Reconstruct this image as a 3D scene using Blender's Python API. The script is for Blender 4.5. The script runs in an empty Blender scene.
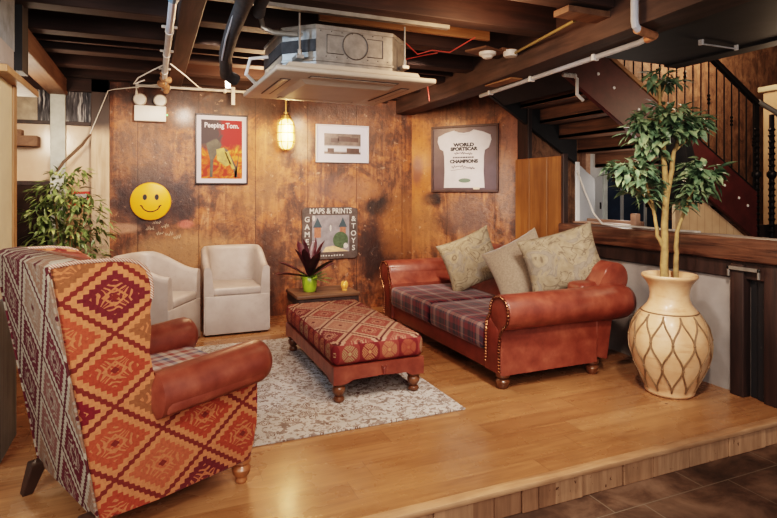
import bpy, bmesh, math, random
from mathutils import Vector, Matrix, Euler
PI = math.pi
COL = bpy.context.scene.collection
random.seed(7)
R = math.radians

# ------------------------------------------------------------------ node helpers
class E:
    def __init__(s, g, k): s.g = g; s.k = k
    def _m(s, op, *a, clamp=False):
        n = s.g.t.nodes.new('ShaderNodeMath'); n.operation = op; n.use_clamp = clamp
        for i, v in enumerate((s,) + a):
            if isinstance(v, E): s.g.t.links.new(v.k, n.inputs[i])
            else: n.inputs[i].default_value = v
        return E(s.g, n.outputs[0])
    def __add__(s, o): return s._m('ADD', o)
    __radd__ = __add__
    def __sub__(s, o): return s._m('SUBTRACT', o)
    def __rsub__(s, o): return (s * -1) + o
    def __mul__(s, o): return s._m('MULTIPLY', o)
    __rmul__ = __mul__
    def __truediv__(s, o): return s._m('DIVIDE', o)
    def fract(s): return s._m('FRACT')
    def floor(s): return s._m('FLOOR')
    def abs(s): return s._m('ABSOLUTE')
    def lt(s, o): return s._m('LESS_THAN', o)
    def gt(s, o): return s._m('GREATER_THAN', o)
    def max(s, o): return s._m('MAXIMUM', o)
    def min(s, o): return s._m('MINIMUM', o)
    def pow(s, o): return s._m('POWER', o)
    def sin(s): return s._m('SINE')
    def sqrt(s): return s._m('SQRT')
    def clamp(s): return s._m('ADD', 0.0, clamp=True)
    def step(s, a, b):            # smooth 0..1 between a and b
        n = s.g.t.nodes.new('ShaderNodeMapRange'); n.interpolation_type = 'SMOOTHSTEP'
        s.g.t.links.new(s.k, n.inputs[0]); n.inputs[1].default_value = a; n.inputs[2].default_value = b
        return E(s.g, n.outputs[0])

class G:
    def __init__(s, m):
        s.t = m.node_tree
        s.tc = s.t.nodes.new('ShaderNodeTexCoord')
        s.bsdf = s.t.nodes['Principled BSDF']
        sp = s.t.nodes.new('ShaderNodeSeparateXYZ'); s.t.links.new(s.tc.outputs['Object'], sp.inputs[0])
        s.x, s.y, s.z = (E(s, sp.outputs[i]) for i in range(3))
    def normal(s):
        sp = s.t.nodes.new('ShaderNodeSeparateXYZ'); s.t.links.new(s.tc.outputs['Normal'], sp.inputs[0])
        return [E(s, sp.outputs[i]) for i in range(3)]
    def vec(s, x, y, z=0.0):
        n = s.t.nodes.new('ShaderNodeCombineXYZ')
        for i, v in enumerate((x, y, z)):
            if isinstance(v, E): s.t.links.new(v.k, n.inputs[i])
            else: n.inputs[i].default_value = v
        return n.outputs[0]
    def noise(s, scale=5, detail=3, rough=.55, vec=None, dist=0, color=False):
        n = s.t.nodes.new('ShaderNodeTexNoise')
        n.inputs['Scale'].default_value = scale; n.inputs['Detail'].default_value = detail
        n.inputs['Roughness'].default_value = rough; n.inputs['Distortion'].default_value = dist
        s.t.links.new(vec if vec else s.tc.outputs['Object'], n.inputs['Vector'])
        return E(s, n.outputs['Color' if color else 0])
    def voro(s, scale=5, vec=None, out='Distance', feature='F1'):
        n = s.t.nodes.new('ShaderNodeTexVoronoi'); n.feature = feature
        n.inputs['Scale'].default_value = scale
        s.t.links.new(vec if vec else s.tc.outputs['Object'], n.inputs['Vector'])
        return E(s, n.outputs[out])
    def rnd(s, x, y=0.0, z=0.0):
        n = s.t.nodes.new('ShaderNodeTexWhiteNoise')
        s.t.links.new(s.vec(x, y, z), n.inputs['Vector']); return E(s, n.outputs[0])
    def ramp(s, f, stops, const=False):
        n = s.t.nodes.new('ShaderNodeValToRGB'); r = n.color_ramp
        if const: r.interpolation = 'CONSTANT'
        while len(r.elements) < len(stops): r.elements.new(0.5)
        for e, (p, c) in zip(r.elements, stops): e.position = p; e.color = (*c, 1)
        s.t.links.new(f.k, n.inputs[0]); return n.outputs[0]
    def mix(s, f, a, b, mode='MIX'):
        n = s.t.nodes.new('ShaderNodeMix'); n.data_type = 'RGBA'; n.blend_type = mode
        for i, v in ((0, f), (6, a), (7, b)):
            if isinstance(v, E): s.t.links.new(v.k, n.inputs[i])
            elif isinstance(v, tuple): n.inputs[i].default_value = (*v, 1)
            elif isinstance(v, (int, float)): n.inputs[i].default_value = v
            else: s.t.links.new(v, n.inputs[i])
        return n.outputs[2]
    def bump(s, h, strength=.3, dist=.01):
        n = s.t.nodes.new('ShaderNodeBump'); n.inputs['Strength'].default_value = strength
        n.inputs['Distance'].default_value = dist
        s.t.links.new(h.k if isinstance(h, E) else h, n.inputs['Height'])
        s.t.links.new(n.outputs[0], s.bsdf.inputs['Normal'])

def mat(name, fn, rough=.5, metal=0.0, spec=.5, emit=None, estr=0, coat=0, trans=0, alpha=1, sheen=0):
    m = bpy.data.materials.new(name); m.use_nodes = True
    g = G(m); b = g.bsdf
    c = fn(g) if callable(fn) else fn
    if isinstance(c, tuple): b.inputs['Base Color'].default_value = (*c, 1)
    else: m.node_tree.links.new(c.k if isinstance(c, E) else c, b.inputs['Base Color'])
    if isinstance(rough, (int, float)): b.inputs['Roughness'].default_value = rough
    else: m.node_tree.links.new(rough(g).k, b.inputs['Roughness'])
    b.inputs['Metallic'].default_value = metal
    b.inputs['Specular IOR Level'].default_value = spec
    b.inputs['Coat Weight'].default_value = coat; b.inputs['Coat Roughness'].default_value = .15
    b.inputs['Transmission Weight'].default_value = trans
    b.inputs['Sheen Weight'].default_value = sheen
    b.inputs['Alpha'].default_value = alpha
    if emit: b.inputs['Emission Color'].default_value = (*emit, 1); b.inputs['Emission Strength'].default_value = estr
    return m

def woodfn(c1, c2, along='x', sc=1.0, bump=.15):
    def f(g):
        a, b, c = {'x': (g.x, g.y, g.z), 'y': (g.y, g.x, g.z), 'z': (g.z, g.x, g.y)}[along]
        n = g.noise(6*sc, 5, .6, g.vec(a*.25, b*3.2, c*3.2), dist=.6)
        n2 = g.noise(2.2*sc, 3, .5)
        if bump: g.bump(n, bump, .01)
        col = g.ramp(n, [(.3, c1), (.72, c2)])
        return g.mix(n2.step(.35, .7)*.45, col, tuple(v*.45 for v in c1))
    return f

def tint(col, amt=.25, scale=6, bump=0, detail=4):
    def f(g):
        n = g.noise(scale, detail, .6)
        if bump: g.bump(n, bump, .005)
        return g.ramp(n, [(.3, tuple(v*(1-amt) for v in col)), (.7, tuple(min(1, v*(1+amt)) for v in col))])
    return f

# ------------------------------------------------------------------ mesh helpers
def mesh_from(bm, name):
    me = bpy.data.meshes.new(name); bmesh.ops.recalc_face_normals(bm, faces=bm.faces)
    bm.to_mesh(me); bm.free(); return me
def obj(name, bm, m, parent=None, smooth=35, label=None):
    me = mesh_from(bm, name) if isinstance(bm, bmesh.types.BMesh) else bm
    if smooth:
        for p in me.polygons: p.use_smooth = True
        me.set_sharp_from_angle(angle=R(smooth))
    if not me.materials: me.materials.append(m)
    o = bpy.data.objects.new(name, me); COL.objects.link(o)
    if parent: o.parent = parent
    if label: o['label'] = label
    return o
def thing(name, label, cat, loc=(0, 0, 0), rotz=0, group=None):
    o = bpy.data.objects.new(name, None); COL.objects.link(o); o.empty_display_size = .1
    o.location = loc; o.rotation_euler = (0, 0, rotz); o['label'] = label; o['category'] = cat
    if group: o['group'] = group
    return o
def tag(o, label, cat, group=None):
    o['label'] = label; o['category'] = cat
    if group: o['group'] = group
    return o
def struct(name, bm, m, parent=None, smooth=35):
    o = obj(name, bm, m, parent, smooth)
    if not parent: o['kind'] = 'structure'
    return o
def sempty(name, loc=(0, 0, 0), rotz=0):
    o = bpy.data.objects.new(name, None); COL.objects.link(o); o.location = loc; o.rotation_euler = (0, 0, rotz)
    o['kind'] = 'structure'; return o
def nb(): return bmesh.new()

def box(bm, x0, x1, y0, y1, z0, z1, bev=0.0, seg=2, M=None):
    v = [bm.verts.new(p) for p in [(x0,y0,z0),(x1,y0,z0),(x1,y1,z0),(x0,y1,z0),(x0,y0,z1),(x1,y0,z1),(x1,y1,z1),(x0,y1,z1)]]
    fs = [bm.faces.new([v[i] for i in f]) for f in [(0,3,2,1),(4,5,6,7),(0,1,5,4),(1,2,6,5),(2,3,7,6),(3,0,4,7)]]
    geom = v
    if bev:
        es = list({e for f in fs for e in f.edges})
        r = bmesh.ops.bevel(bm, geom=es, offset=bev, segments=seg, affect='EDGES', profile=.5)
        geom = list({w for f in r['faces'] for w in f.verts} | {w for w in v if w.is_valid})
    if M is not None: bmesh.ops.transform(bm, matrix=M, verts=[w for w in geom if w.is_valid])
    return geom
def prism(bm, pts, axis, a0, a1, bev=0.0, seg=2):
    """polygon pts extruded along axis ('x': pts=(y,z); 'y': pts=(x,z); 'z': pts=(x,y))"""
    def P(p, a): return {'x': (a, p[0], p[1]), 'y': (p[0], a, p[1]), 'z': (p[0], p[1], a)}[axis]
    A = [bm.verts.new(P(p, a0)) for p in pts]; B = [bm.verts.new(P(p, a1)) for p in pts]
    n = len(pts)
    fa = bm.faces.new(A); fb = bm.faces.new(B[::-1])
    for i in range(n): bm.faces.new([A[i], B[i], B[(i+1) % n], A[(i+1) % n]])
    if bev:
        es = list(set(fa.edges) | set(fb.edges))
        bmesh.ops.bevel(bm, geom=es, offset=bev, segments=seg, affect='EDGES', profile=.5)
def lathe(bm, prof, c=(0, 0, 0), n=32, axis='z', capped=True):
    rings = []
    for r, h in prof:
        ring = []
        for i in range(n):
            a = 2*PI*i/n
            p = {'z': (r*math.cos(a), r*math.sin(a), h), 'x': (h, r*math.cos(a), r*math.sin(a)), 'y': (r*math.cos(a), h, r*math.sin(a))}[axis]
            ring.append(bm.verts.new((c[0]+p[0], c[1]+p[1], c[2]+p[2])))
        rings.append(ring)
    for a, b in zip(rings, rings[1:]):
        for i in range(n): bm.faces.new([a[i], a[(i+1) % n], b[(i+1) % n], b[i]])
    if capped:
        bm.faces.new(rings[0][::-1]); bm.faces.new(rings[-1])
def tube(bm, pts, rad, n=8, closed=False, cap=True):
    pts = [Vector(p) for p in pts]; m = len(pts)
    rad = rad if isinstance(rad, (list, tuple)) else [rad]*m
    rings = []; up = None
    for i, p in enumerate(pts):
        if closed: d = pts[(i+1) % m] - pts[i-1]
        else: d = pts[min(i+1, m-1)] - pts[max(i-1, 0)]
        d.normalize()
        if up is None: up = d.orthogonal().normalized()
        up = (up - d*up.dot(d)).normalized(); sd = d.cross(up)
        rings.append([bm.verts.new(p + (up*math.cos(2*PI*k/n) + sd*math.sin(2*PI*k/n))*rad[i]) for k in range(n)])
    prs = list(zip(rings, rings[1:])) + ([(rings[-1], rings[0])] if closed else [])
    for a, b in prs:
        for k in range(n): bm.faces.new([a[k], a[(k+1) % n], b[(k+1) % n], b[k]])
    if cap and not closed: bm.faces.new(rings[0][::-1]); bm.faces.new(rings[-1])
def ball(bm, c, r, sc=(1, 1, 1), u=12, v=8):
    M = Matrix.Translation(c) @ Matrix.Diagonal((*[r*s for s in sc], 1))
    bmesh.ops.create_uvsphere(bm, u_segments=u, v_segments=v, radius=1, matrix=M)
def disc(bm, c, rx, rz, n=32, y=None):        # flat ellipse in the xz plane
    vs = [bm.verts.new((c[0]+rx*math.cos(2*PI*i/n), c[1], c[2]+rz*math.sin(2*PI*i/n))) for i in range(n)]
    bm.faces.new(vs)
def poly(bm, pts, y):                          # flat polygon in xz plane
    bm.faces.new([bm.verts.new((p[0], y, p[1])) for p in pts])
def arc(cx, cz, r, a0, a1, n):
    return [(cx + r*math.cos(R(a0+(a1-a0)*i/n)), cz + r*math.sin(R(a0+(a1-a0)*i/n))) for i in range(n+1)]
def pillow(bm, w, h, t, n=16, pinch=.09):
    def P(u, v, s):
        k = max(0, (1-u**2)*(1-v**2))**.5
        return (w/2*u*(1-pinch*(1-v*v)), h/2*v*(1-pinch*(1-u*u)), s*(t/2*k + .004))
    g = {}
    for s in (1, -1):
        for i in range(n+1):
            for j in range(n+1):
                g[s, i, j] = bm.verts.new(P(-1+2*i/n, -1+2*j/n, s))
        for i in range(n):
            for j in range(n):
                q = [g[s, i, j], g[s, i+1, j], g[s, i+1, j+1], g[s, i, j+1]]
                bm.faces.new(q if s > 0 else q[::-1])
    rim = [(i, 0) for i in range(n)] + [(n, j) for j in range(n)] + [(i, n) for i in range(n, 0, -1)] + [(0, j) for j in range(n, 0, -1)]
    for a, b in zip(rim, rim[1:]+rim[:1]): bm.faces.new([g[1, *a], g[-1, *a], g[-1, *b], g[1, *b]])
def text_mesh(s, size, depth=.001, align='CENTER', bold=0.0, sx=1.0):
    cu = bpy.data.curves.new('txt', 'FONT'); cu.body = s; cu.size = size; cu.align_x = align; cu.align_y = 'CENTER'
    cu.extrude = depth; cu.offset = bold; cu.resolution_u = 3
    o = bpy.data.objects.new('txt', cu); COL.objects.link(o)
    dg = bpy.context.evaluated_depsgraph_get(); dg.update()
    me = bpy.data.meshes.new_from_object(o.evaluated_get(dg))
    bpy.data.objects.remove(o)
    me.transform(Matrix.Rotation(PI/2, 4, 'X') @ Matrix.Diagonal((sx, 1, 1, 1)))   # stand upright, facing -Y
    return me
def text(name, s, size, m, parent, x, y, z, roll=0.0, **k):
    me = text_mesh(s, size, **k); me.transform(Matrix.Translation((x, y, z)) @ Matrix.Rotation(-roll, 4, 'Y'))
    return obj(name, me, m, parent, smooth=0)
def leaf(bm, p, d, L, w, up=None, fold=.25, droop=.2):
    d = Vector(d).normalized(); up = Vector(up or (0, 0, 1)); s = d.cross(up)
    if s.length < .05: s = Vector((1, 0, 0))
    s.normalize(); u = s.cross(d).normalized(); p = Vector(p)
    pts = []
    for t, k in ((0, .08), (.3, .85), (.6, .8), (1, 0)):
        c = p + d*L*t - u*(droop*L*t*t)
        if k == 0: pts.append((bm.verts.new(c),))
        else: pts.append((bm.verts.new(c + s*w*k*.5 + u*fold*w*k*.5), bm.verts.new(c), bm.verts.new(c - s*w*k*.5 + u*fold*w*k*.5)))
    for a, b in zip(pts, pts[1:]):
        if len(b) == 3:
            bm.faces.new([a[0], a[1], b[1], b[0]]); bm.faces.new([a[1], a[2], b[2], b[1]])
        else: bm.faces.new([a[0], a[1], b[0]]); bm.faces.new([a[1], a[2], b[0]])
def copy_tree(root):
    r = root.copy(); COL.objects.link(r)
    for ch in list(root.children):
        c = ch.copy(); COL.objects.link(c); c.parent = r
        for gch in list(ch.children):
            d = gch.copy(); COL.objects.link(d); d.parent = c
    return r
# ------------------------------------------------------------------ materials
def kilim(g, u, v, W, H, ground, line, cols, motif, off=(0, 0), lw=.462, zz=.085):
    p = u/W + off[0]; q = v/H + off[1]
    s = p + q; t = p - q
    rs = s.floor(); rt = t.floor()
    fs = (s.fract() - .5).abs(); ft = (t.fract() - .5).abs()
    js = ((t*9).fract() - .5).abs()*zz; jt = ((s*9).fract() - .5).abs()*zz
    m = (fs + js).max(ft + jt)
    mi = fs.max(ft)
    r = g.rnd(rs*1.37, rt*2.11)
    cell = g.ramp(r, [(i/len(cols), c) for i, c in enumerate(cols)], const=True)
    weave = g.noise(90, 2, .6)
    c = g.mix(((fs + js*1.5).max(ft + jt*1.5)).lt(.385), ground, cell)
    star = ((fs*ft).sqrt() + g.noise(26, 1)*.11)
    c = g.mix((mi.lt(.25))*(((star*13).fract()).gt(.62)), c, motif)
    c = g.mix((mi.gt(.10))*(mi.lt(.135)), c, motif)
    c = g.mix(mi.lt(.05), c, line)
    c = g.mix(m.gt(lw), c, line)
    c = g.mix(.35, c, g.ramp(weave, [(.3, (.45, .45, .45)), (.7, (1.25, 1.25, 1.25))]), 'MULTIPLY')
    g.bump(weave, .35, .004)
    return c
def f_kside(g):  # orange ground has the warm lamp's tint mixed into the fabric colour
    return kilim(g, g.x, g.z, .40, .30, (.43, .165, .075), (.14, .024, .018),
                 [(.31, .065, .032), (.135, .014, .020), (.21, .08, .035), (.28, .050, .026), (.115, .018, .022), (.34, .09, .045)], (.40, .14, .065), (.20, .62), .478, .07)
def f_kback(g):
    return kilim(g, g.y, g.z, .31, .40, (.30, .255, .20), (.075, .020, .024),
                 [(.10, .022, .030), (.21, .135, .10), (.085, .016, .024), (.20, .115, .08), (.16, .075, .065)], (.24, .19, .15), (.25, .1), .478, .07)
def f_kott(g):
    nx, ny, nz = g.normal()
    top = kilim(g, g.x, g.y, .30, .42, (.34, .20, .14), (.085, .024, .022),
                [(.20, .052, .042), (.26, .115, .08), (.13, .028, .028), (.21, .075, .055), (.25, .105, .08)], (.31, .155, .105), (.5, .2), .478, .05)
    u = g.x + g.y
    cell = (u/.145).floor(); fu = ((u/.145).fract() - .5); fv = (g.z - .345)/.145
    rr = (fu*fu + fv*fv).sqrt()
    pet = (((fu.abs() - fv.abs()).abs()*9).fract()).gt(.45)
    base = g.mix(((cell*.5).fract()).gt(.25), (.115, .016, .018), (.17, .036, .030))
    flower = g.ramp(g.rnd(cell*3.3), [(0, (.34, .16, .08)), (.35, (.29, .09, .045)), (.65, (.26, .18, .10))], const=True)
    c = g.mix((rr.lt(.40))*(rr.gt(.12))*pet, base, flower)
    c = g.mix(rr.lt(.09), c, flower)
    return g.mix(nz.gt(.6), c, top)
def f_plaid(g):
    u = (g.y + .02)/.235; v = (g.x + g.z)/.235
    st = [(0, (.030, .014, .026)), (.20, (.15, .024, .030)), (.40, (.075, .065, .085)), (.50, (.30, .235, .20)), (.66, (.075, .062, .082)), (.74, (.17, .028, .032)), (.86, (.035, .018, .036)), (.96, (.20, .07, .06))]
    a = g.ramp(u.fract(), st, const=True); b = g.ramp(v.fract(), st, const=True)
    n = g.noise(150, 2); g.bump(n, .25, .003)
    return g.mix(1.0, g.mix(.5, a, b), (.70, .55, .56), 'MULTIPLY')
def f_plaid_light(g):
    u = (g.y + .03)/.20; v = (g.x + g.z)/.20
    st = [(0, (.55, .50, .47)), (.2, (.35, .13, .12)), (.4, (.45, .38, .38)), (.55, (.14, .17, .25)), (.7, (.60, .52, .47)), (.85, (.33, .10, .10))]
    return g.mix(.5, g.ramp(u.fract(), st, const=True), g.ramp(v.fract(), st, const=True))
def f_leather(g):
    n = g.noise(9, 4, .6); v = g.voro(140)
    g.bump(v, .12, .002)
    return g.ramp(n, [(.3, (.115, .026, .017)), (.55, (.18, .047, .029)), (.8, (.26, .083, .050))])
def f_rug(g):
    d = g.noise(7, 2, .5)
    w = g.vec(g.x + d*.05, g.y + d*.07, 0)
    v = g.voro(10.5, w); v2 = g.voro(30, w)
    n = g.noise(30, 3, .6)
    cre = g.ramp(g.noise(3, 3), [(.3, (.40, .365, .33)), (.7, (.53, .49, .455))])
    brn = g.ramp(g.noise(14, 2), [(.35, (.13, .075, .055)), (.65, (.25, .175, .14))])
    ring = (v.lt(.36))*(((v*9 + v2*2.2).fract()).gt(.5))
    c = g.mix(ring, cre, brn)
    c = g.mix((v2.gt(.36))*(n.gt(.52))*(v.gt(.36))*.8, c, brn)
    fine = g.noise(220, 2, .7); g.bump(fine, .5, .006)
    return g.mix(.4, c, g.ramp(fine, [(.3, (.6, .6, .6)), (.7, (1.1, 1.1, 1.1))]), 'MULTIPLY')
def f_oak(g):
    row = (g.y/.165).floor(); off = g.rnd(row*7.1)*2.0
    px = (g.x + off)/1.35; col = px.floor()
    r = g.rnd(row, col); fy = (g.y/.165).fract(); fx = px.fract()
    n = g.noise(1, 6, .62, g.vec(g.x*1.6 + r*30, g.y*24 + r*11, 0), dist=.8)
    n2 = g.noise(1, 3, .5, g.vec(g.x*2.2 + r*17, g.y*5, 0))
    base = g.ramp(r, [(0, (.27, .135, .064)), (.35, (.31, .158, .076)), (.7, (.345, .182, .090)), (1, (.39, .215, .112))])
    c = g.mix(.75, base, g.ramp(n, [(.28, (.55, .48, .42)), (.7, (1.15, 1.12, 1.08))]), 'MULTIPLY')
    c = g.mix(n2.step(.5, .75)*.4, c, (.17, .075, .026))
    kn = g.voro(2.3, g.vec(g.x + r*9, g.y*1.7, 0))
    c = g.mix(kn.lt(.028), c, (.03, .014, .007))
    seam = (fy.lt(.014)).max(fx.lt(.0025)); sp = g.noise(1, 5, .7, g.vec(g.x*5, g.y*60, 0)); c = g.mix(sp.step(.54, .66)*.4, c, (.16, .075, .032))
    g.bump(n*.3 + seam*-1.0, .12, .006)
    return g.mix(seam*.65, c, (.09, .042, .018))
def f_slate(g):
    a = R(0); u = g.x/.62 + .3; v = g.y/.42
    row = v.floor(); u2 = u + g.rnd(row)*.6
    seam = ((v.fract()).lt(.014)).max((u2.fract()).lt(.010))
    n = g.noise(3, 6, .65, dist=.5); n2 = g.noise(11, 4, .6)
    g.bump(n2*.6 + seam*-.6, .35, .01)
    c = g.ramp(n, [(.3, (.028, .018, .014)), (.5, (.085, .050, .034)), (.7, (.20, .125, .085))])
    return g.mix(seam*.8, c, (.20, .16, .12))
def f_riser(g):
    n = g.noise(1, 5, .6, g.vec(g.x*30, g.y*30, g.z*3), dist=.4)
    s = g.noise(45, 3, .65, g.vec(g.x, g.y, g.z*.5))
    blk = g.rnd((g.x*2.6 + g.rnd((g.x*1.3).floor())*.6).floor())
    c = g.ramp(blk, [(0, (.27, .145, .082)), (.5, (.37, .215, .125)), (1, (.46, .285, .175))])
    c = g.mix(.7, c, g.ramp(n, [(.3, (.5, .45, .4)), (.7, (1.2, 1.15, 1.1))]), 'MULTIPLY')
    return g.mix(s.gt(.68), c, (.09, .04, .02))
def blob(g, cx, cz, rx, rz, soft=.5, warp=.5, sc=5):
    n = g.noise(sc, 4, .65)
    dx = (g.x - cx)/rx; dz = (g.z - cz)/rz
    d = (dx*dx + dz*dz).sqrt() + (n - .5)*warp*2
    return 1 - d.step(1-soft, 1+soft*.4)
def rustwall(marks, hue=0.0):
    def f(g):
        pan = ((g.x + .13)/.61).floor(); r = g.rnd(pan*3.7)
        streak = g.noise(1, 6, .65, g.vec(g.x*8 + r*9, g.y, g.z*1.1), dist=1.4)
        big = g.noise(1.6, 5, .65, dist=.8); mid = g.noise(4.6, 7, .72, dist=.7); fine = g.noise(24, 6, .75, dist=.3); scr = g.noise(1, 5, .7, g.vec(g.x*55, g.y, g.z*5), dist=.8)
        f0 = ((streak*.45 + mid*.25 + big*.30) - .5)*2.7 + .5 + (r - .5)*.14
        c = g.ramp(f0, [(.15, (.040, .021, .016)), (.36, (.125, .058, .033)), (.52, (.25, .110, .052)), (.70, (.42, .20, .095)), (.92, (.62, .41, .26))])
        c = g.mix(mid.step(.50, .62)*big.step(.40, .55)*.55, c, (.42, .155, .042))
        c = g.mix(g.noise(2.6, 6, .7, dist=1.0).step(.50, .62)*.70, c, (.055, .034, .030))
        c = g.mix(g.noise(8, 7, .7).step(.52, .60)*.60, c, (.070, .043, .032))
        c = g.mix(scr.step(.55, .66)*.35, c, (.050, .032, .024)); c = g.mix((g.noise(3.1, 5, .7, dist=.4).step(.54, .66))*.5, c, (.50, .235, .10))
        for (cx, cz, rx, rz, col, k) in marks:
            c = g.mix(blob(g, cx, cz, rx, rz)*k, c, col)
        c = g.mix(fine.step(.54, .66)*.45, c, (.055, .034, .024))
        c = g.mix(g.noise(13, 6, .72).step(.61, .68)*.5, c, (.56, .40, .29))
        seam = (((g.x + .13)/.61).fract()).lt(.012)
        c = g.mix(seam*.75, c, (.02, .012, .008))
        g.bump(fine*.6 + mid*.7 + seam*-.5, .55, .02)
        return g.mix(1.0, c, (.93, .80, .76), 'MULTIPLY')
    return f
M = {}
M['oak'] = mat('oak_boards', f_oak, rough=lambda g: g.noise(4, 4)*.25 + .15, spec=.5, coat=.25)
M['slate'] = mat('dark_tiles', f_slate, rough=lambda g: g.noise(8, 4)*.3 + .32)
M['riser'] = mat('riser_wood', f_riser, .7)
M['nosing'] = mat('nosing_wood', woodfn((.36, .19, .10), (.56, .34, .20), 'x', 1.6), .5)
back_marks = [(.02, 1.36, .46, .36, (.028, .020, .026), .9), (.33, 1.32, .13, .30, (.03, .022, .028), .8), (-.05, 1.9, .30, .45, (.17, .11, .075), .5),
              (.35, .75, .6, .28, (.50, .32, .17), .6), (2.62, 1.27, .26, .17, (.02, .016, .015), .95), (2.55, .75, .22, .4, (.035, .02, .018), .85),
              (2.75, .55, .45, .45, (.03, .017, .015), .85), (1.25, .55, .22, .6, (.05, .026, .018), .8), (1.62, 2.05, .16, .28, (.52, .44, .36), .55),  # last, pale mark is the glare near the lamp, painted on
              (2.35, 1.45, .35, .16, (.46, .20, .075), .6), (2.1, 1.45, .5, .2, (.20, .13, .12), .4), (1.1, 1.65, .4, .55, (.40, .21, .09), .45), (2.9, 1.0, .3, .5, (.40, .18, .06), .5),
              (1.2, 2.46, 2.6, .20, (.045, .026, .020), .85), (2.2, 2.15, .6, .3, (.11, .065, .045), .6), (.4, 2.2, .35, .12, (.12, .07, .045), .5), (.35, 1.08, .09, .05, (.62, .20, .16), .75), (-.26, 1.05, .16, .06, (.52, .34, .24), .7)]  # the wide first mark darkens the band along the wall top
diag_marks = [(.10, 1.75, .22, .6, (.52, .20, .045), .65), (.30, 1.33, .17, .10, (.015, .013, .018), .95), (.08, 1.7, .09, .2, (.14, .05, .05), .7), (.75, 1.15, .35, .28, (.17, .12, .105), .7),
              (1.22, 1.5, .13, .5, (.36, .27, .22), .5), (.1, 1.0, .3, .4, (.40, .20, .08), .6), (1.35, 2.1, .2, .3, (.34, .17, .12), .6), (.6, 2.42, .9, .12, (.09, .05, .035), .6)]  # last mark darkens the top edge
M['wall_back'] = mat('stained_ply_wall_glare', rustwall(back_marks), rough=lambda g: g.noise(6, 4)*.4 + .25, coat=.08)
M['wall_diag'] = mat('stained_corner_wall', rustwall(diag_marks), rough=lambda g: g.noise(6, 4)*.35 + .2, coat=.25)
def f_brickish(g):
    col = (g.x/.16).floor(); r = g.rnd(col)
    n = g.noise(1, 5, .65, g.vec(g.x*9, g.y*9, g.z*5), dist=1.0); f = g.noise(16, 5, .7)
    c = g.ramp(n, [(.3, (.060, .030, .018)), (.5, (.15, .076, .042)), (.7, (.25, .14, .08))])
    c = g.mix(f.step(.55, .7)*.6, c, (.07, .038, .024))
    seam = ((g.x/.16).fract()).lt(.05)
    g.bump(f + seam*-1.0, .5, .02)
    return g.mix(seam*.55, c, (.05, .028, .016))
M['stairwall'] = mat('rough_stair_wall', f_brickish, .75)
M['ply'] = mat('orange_plank', woodfn((.22, .088, .028), (.42, .185, .062), 'z', .9), .42)
M['plaster'] = mat('grey_plaster', tint((.29, .265, .25), .12, 5, .1), .8)
M['cream'] = mat('cream_paint', tint((.52, .44, .30), .10, 4, .05), .7)
M['greywood'] = mat('blue_grey_boards', woodfn((.10, .115, .12), (.25, .27, .27), 'z', 1.0), .7)
M['concrete'] = mat('grey_concrete', tint((.21, .24, .26), .3, 9, .3), .85)
M['trimwood'] = mat('trim_wood', woodfn((.26, .13, .05), (.42, .23, .095), 'z', 1), .5)
M['joist'] = mat('dark_joist_wood', woodfn((.022, .011, .009), (.060, .030, .022), 'x', 1), .75)
M['joist_y'] = mat('dark_beam_wood', woodfn((.030, .017, .014), (.085, .048, .036), 'y', 1), .7)
M['soffit'] = mat('ceiling_board_wood', woodfn((.12, .046, .020), (.28, .11, .045), 'x', .8), .75)
M['black_paint'] = mat('black_paint', tint((.012, .011, .012), .4, 6), .65)
M['brownbeam'] = mat('brown_beam', woodfn((.10, .05, .028), (.20, .11, .065), 'y', .9), .7)
M['bar'] = mat('scorched_bar_timber', woodfn((.032, .016, .012), (.19, .088, .052), 'y', 1.3, .5), .45)
M['post'] = mat('dark_post_timber', woodfn((.018, .011, .010), (.055, .030, .025), 'z', .9, .3), .55)
M['blackboard'] = mat('scuffed_black_board', lambda g: g.mix(g.noise(13, 5, .7).step(.60, .72)*.6, (.016, .016, .018), (.17, .16, .15)), .45)
M['redpaint'] = mat('oxblood_paint', tint((.075, .017, .014), .3, 7), .5)
M['tread'] = mat('stair_tread_wood', woodfn((.050, .026, .018), (.20, .10, .058), 'y', .9), .7)
M['edgewood'] = mat('raw_edge_wood', woodfn((.20, .10, .045), (.40, .22, .10), 'x', 1.1), .65)
M['spandrel'] = mat('cream_board_cladding', lambda g: g.mix((((g.x/.11).fract()).lt(.05))*.6, g.ramp(g.noise(4), [(.3, (.46, .30, .18)), (.7, (.58, .40, .25))]), (.20, .11, .06)), .6)
M['iron'] = mat('black_iron', tint((.016, .013, .012), .3, 12), .42, metal=.5)
M['leather'] = mat('tan_red_leather', f_leather, rough=lambda g: g.noise(12, 3)*.2 + .27, spec=.55)
M['leather_dark'] = mat('dark_red_leather', tint((.13, .030, .020), .25, 9, .06), .38)
M['kilim_side'] = mat('orange_lamplit_kilim', f_kside, .9, spec=.2, sheen=.1)
M['kilim_back'] = mat('grey_red_kilim', f_kback, .92, spec=.2)
M['kilim_ott'] = mat('ottoman_kilim', f_kott, .9, spec=.2)
M['plaid'] = mat('plum_plaid_wool', f_plaid, .92, spec=.15, sheen=.15)
M['plaid_light'] = mat('pale_plaid_wool', f_plaid_light, .92, spec=.15)
M['rug'] = mat('floral_rug_pile', f_rug, .97, spec=.1)
M['piping'] = mat('two_tone_piping', lambda g: g.mix((((g.x + g.z)*90).fract()).gt(.45), (.46, .36, .29), (.27, .12, .085)), .9)
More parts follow.
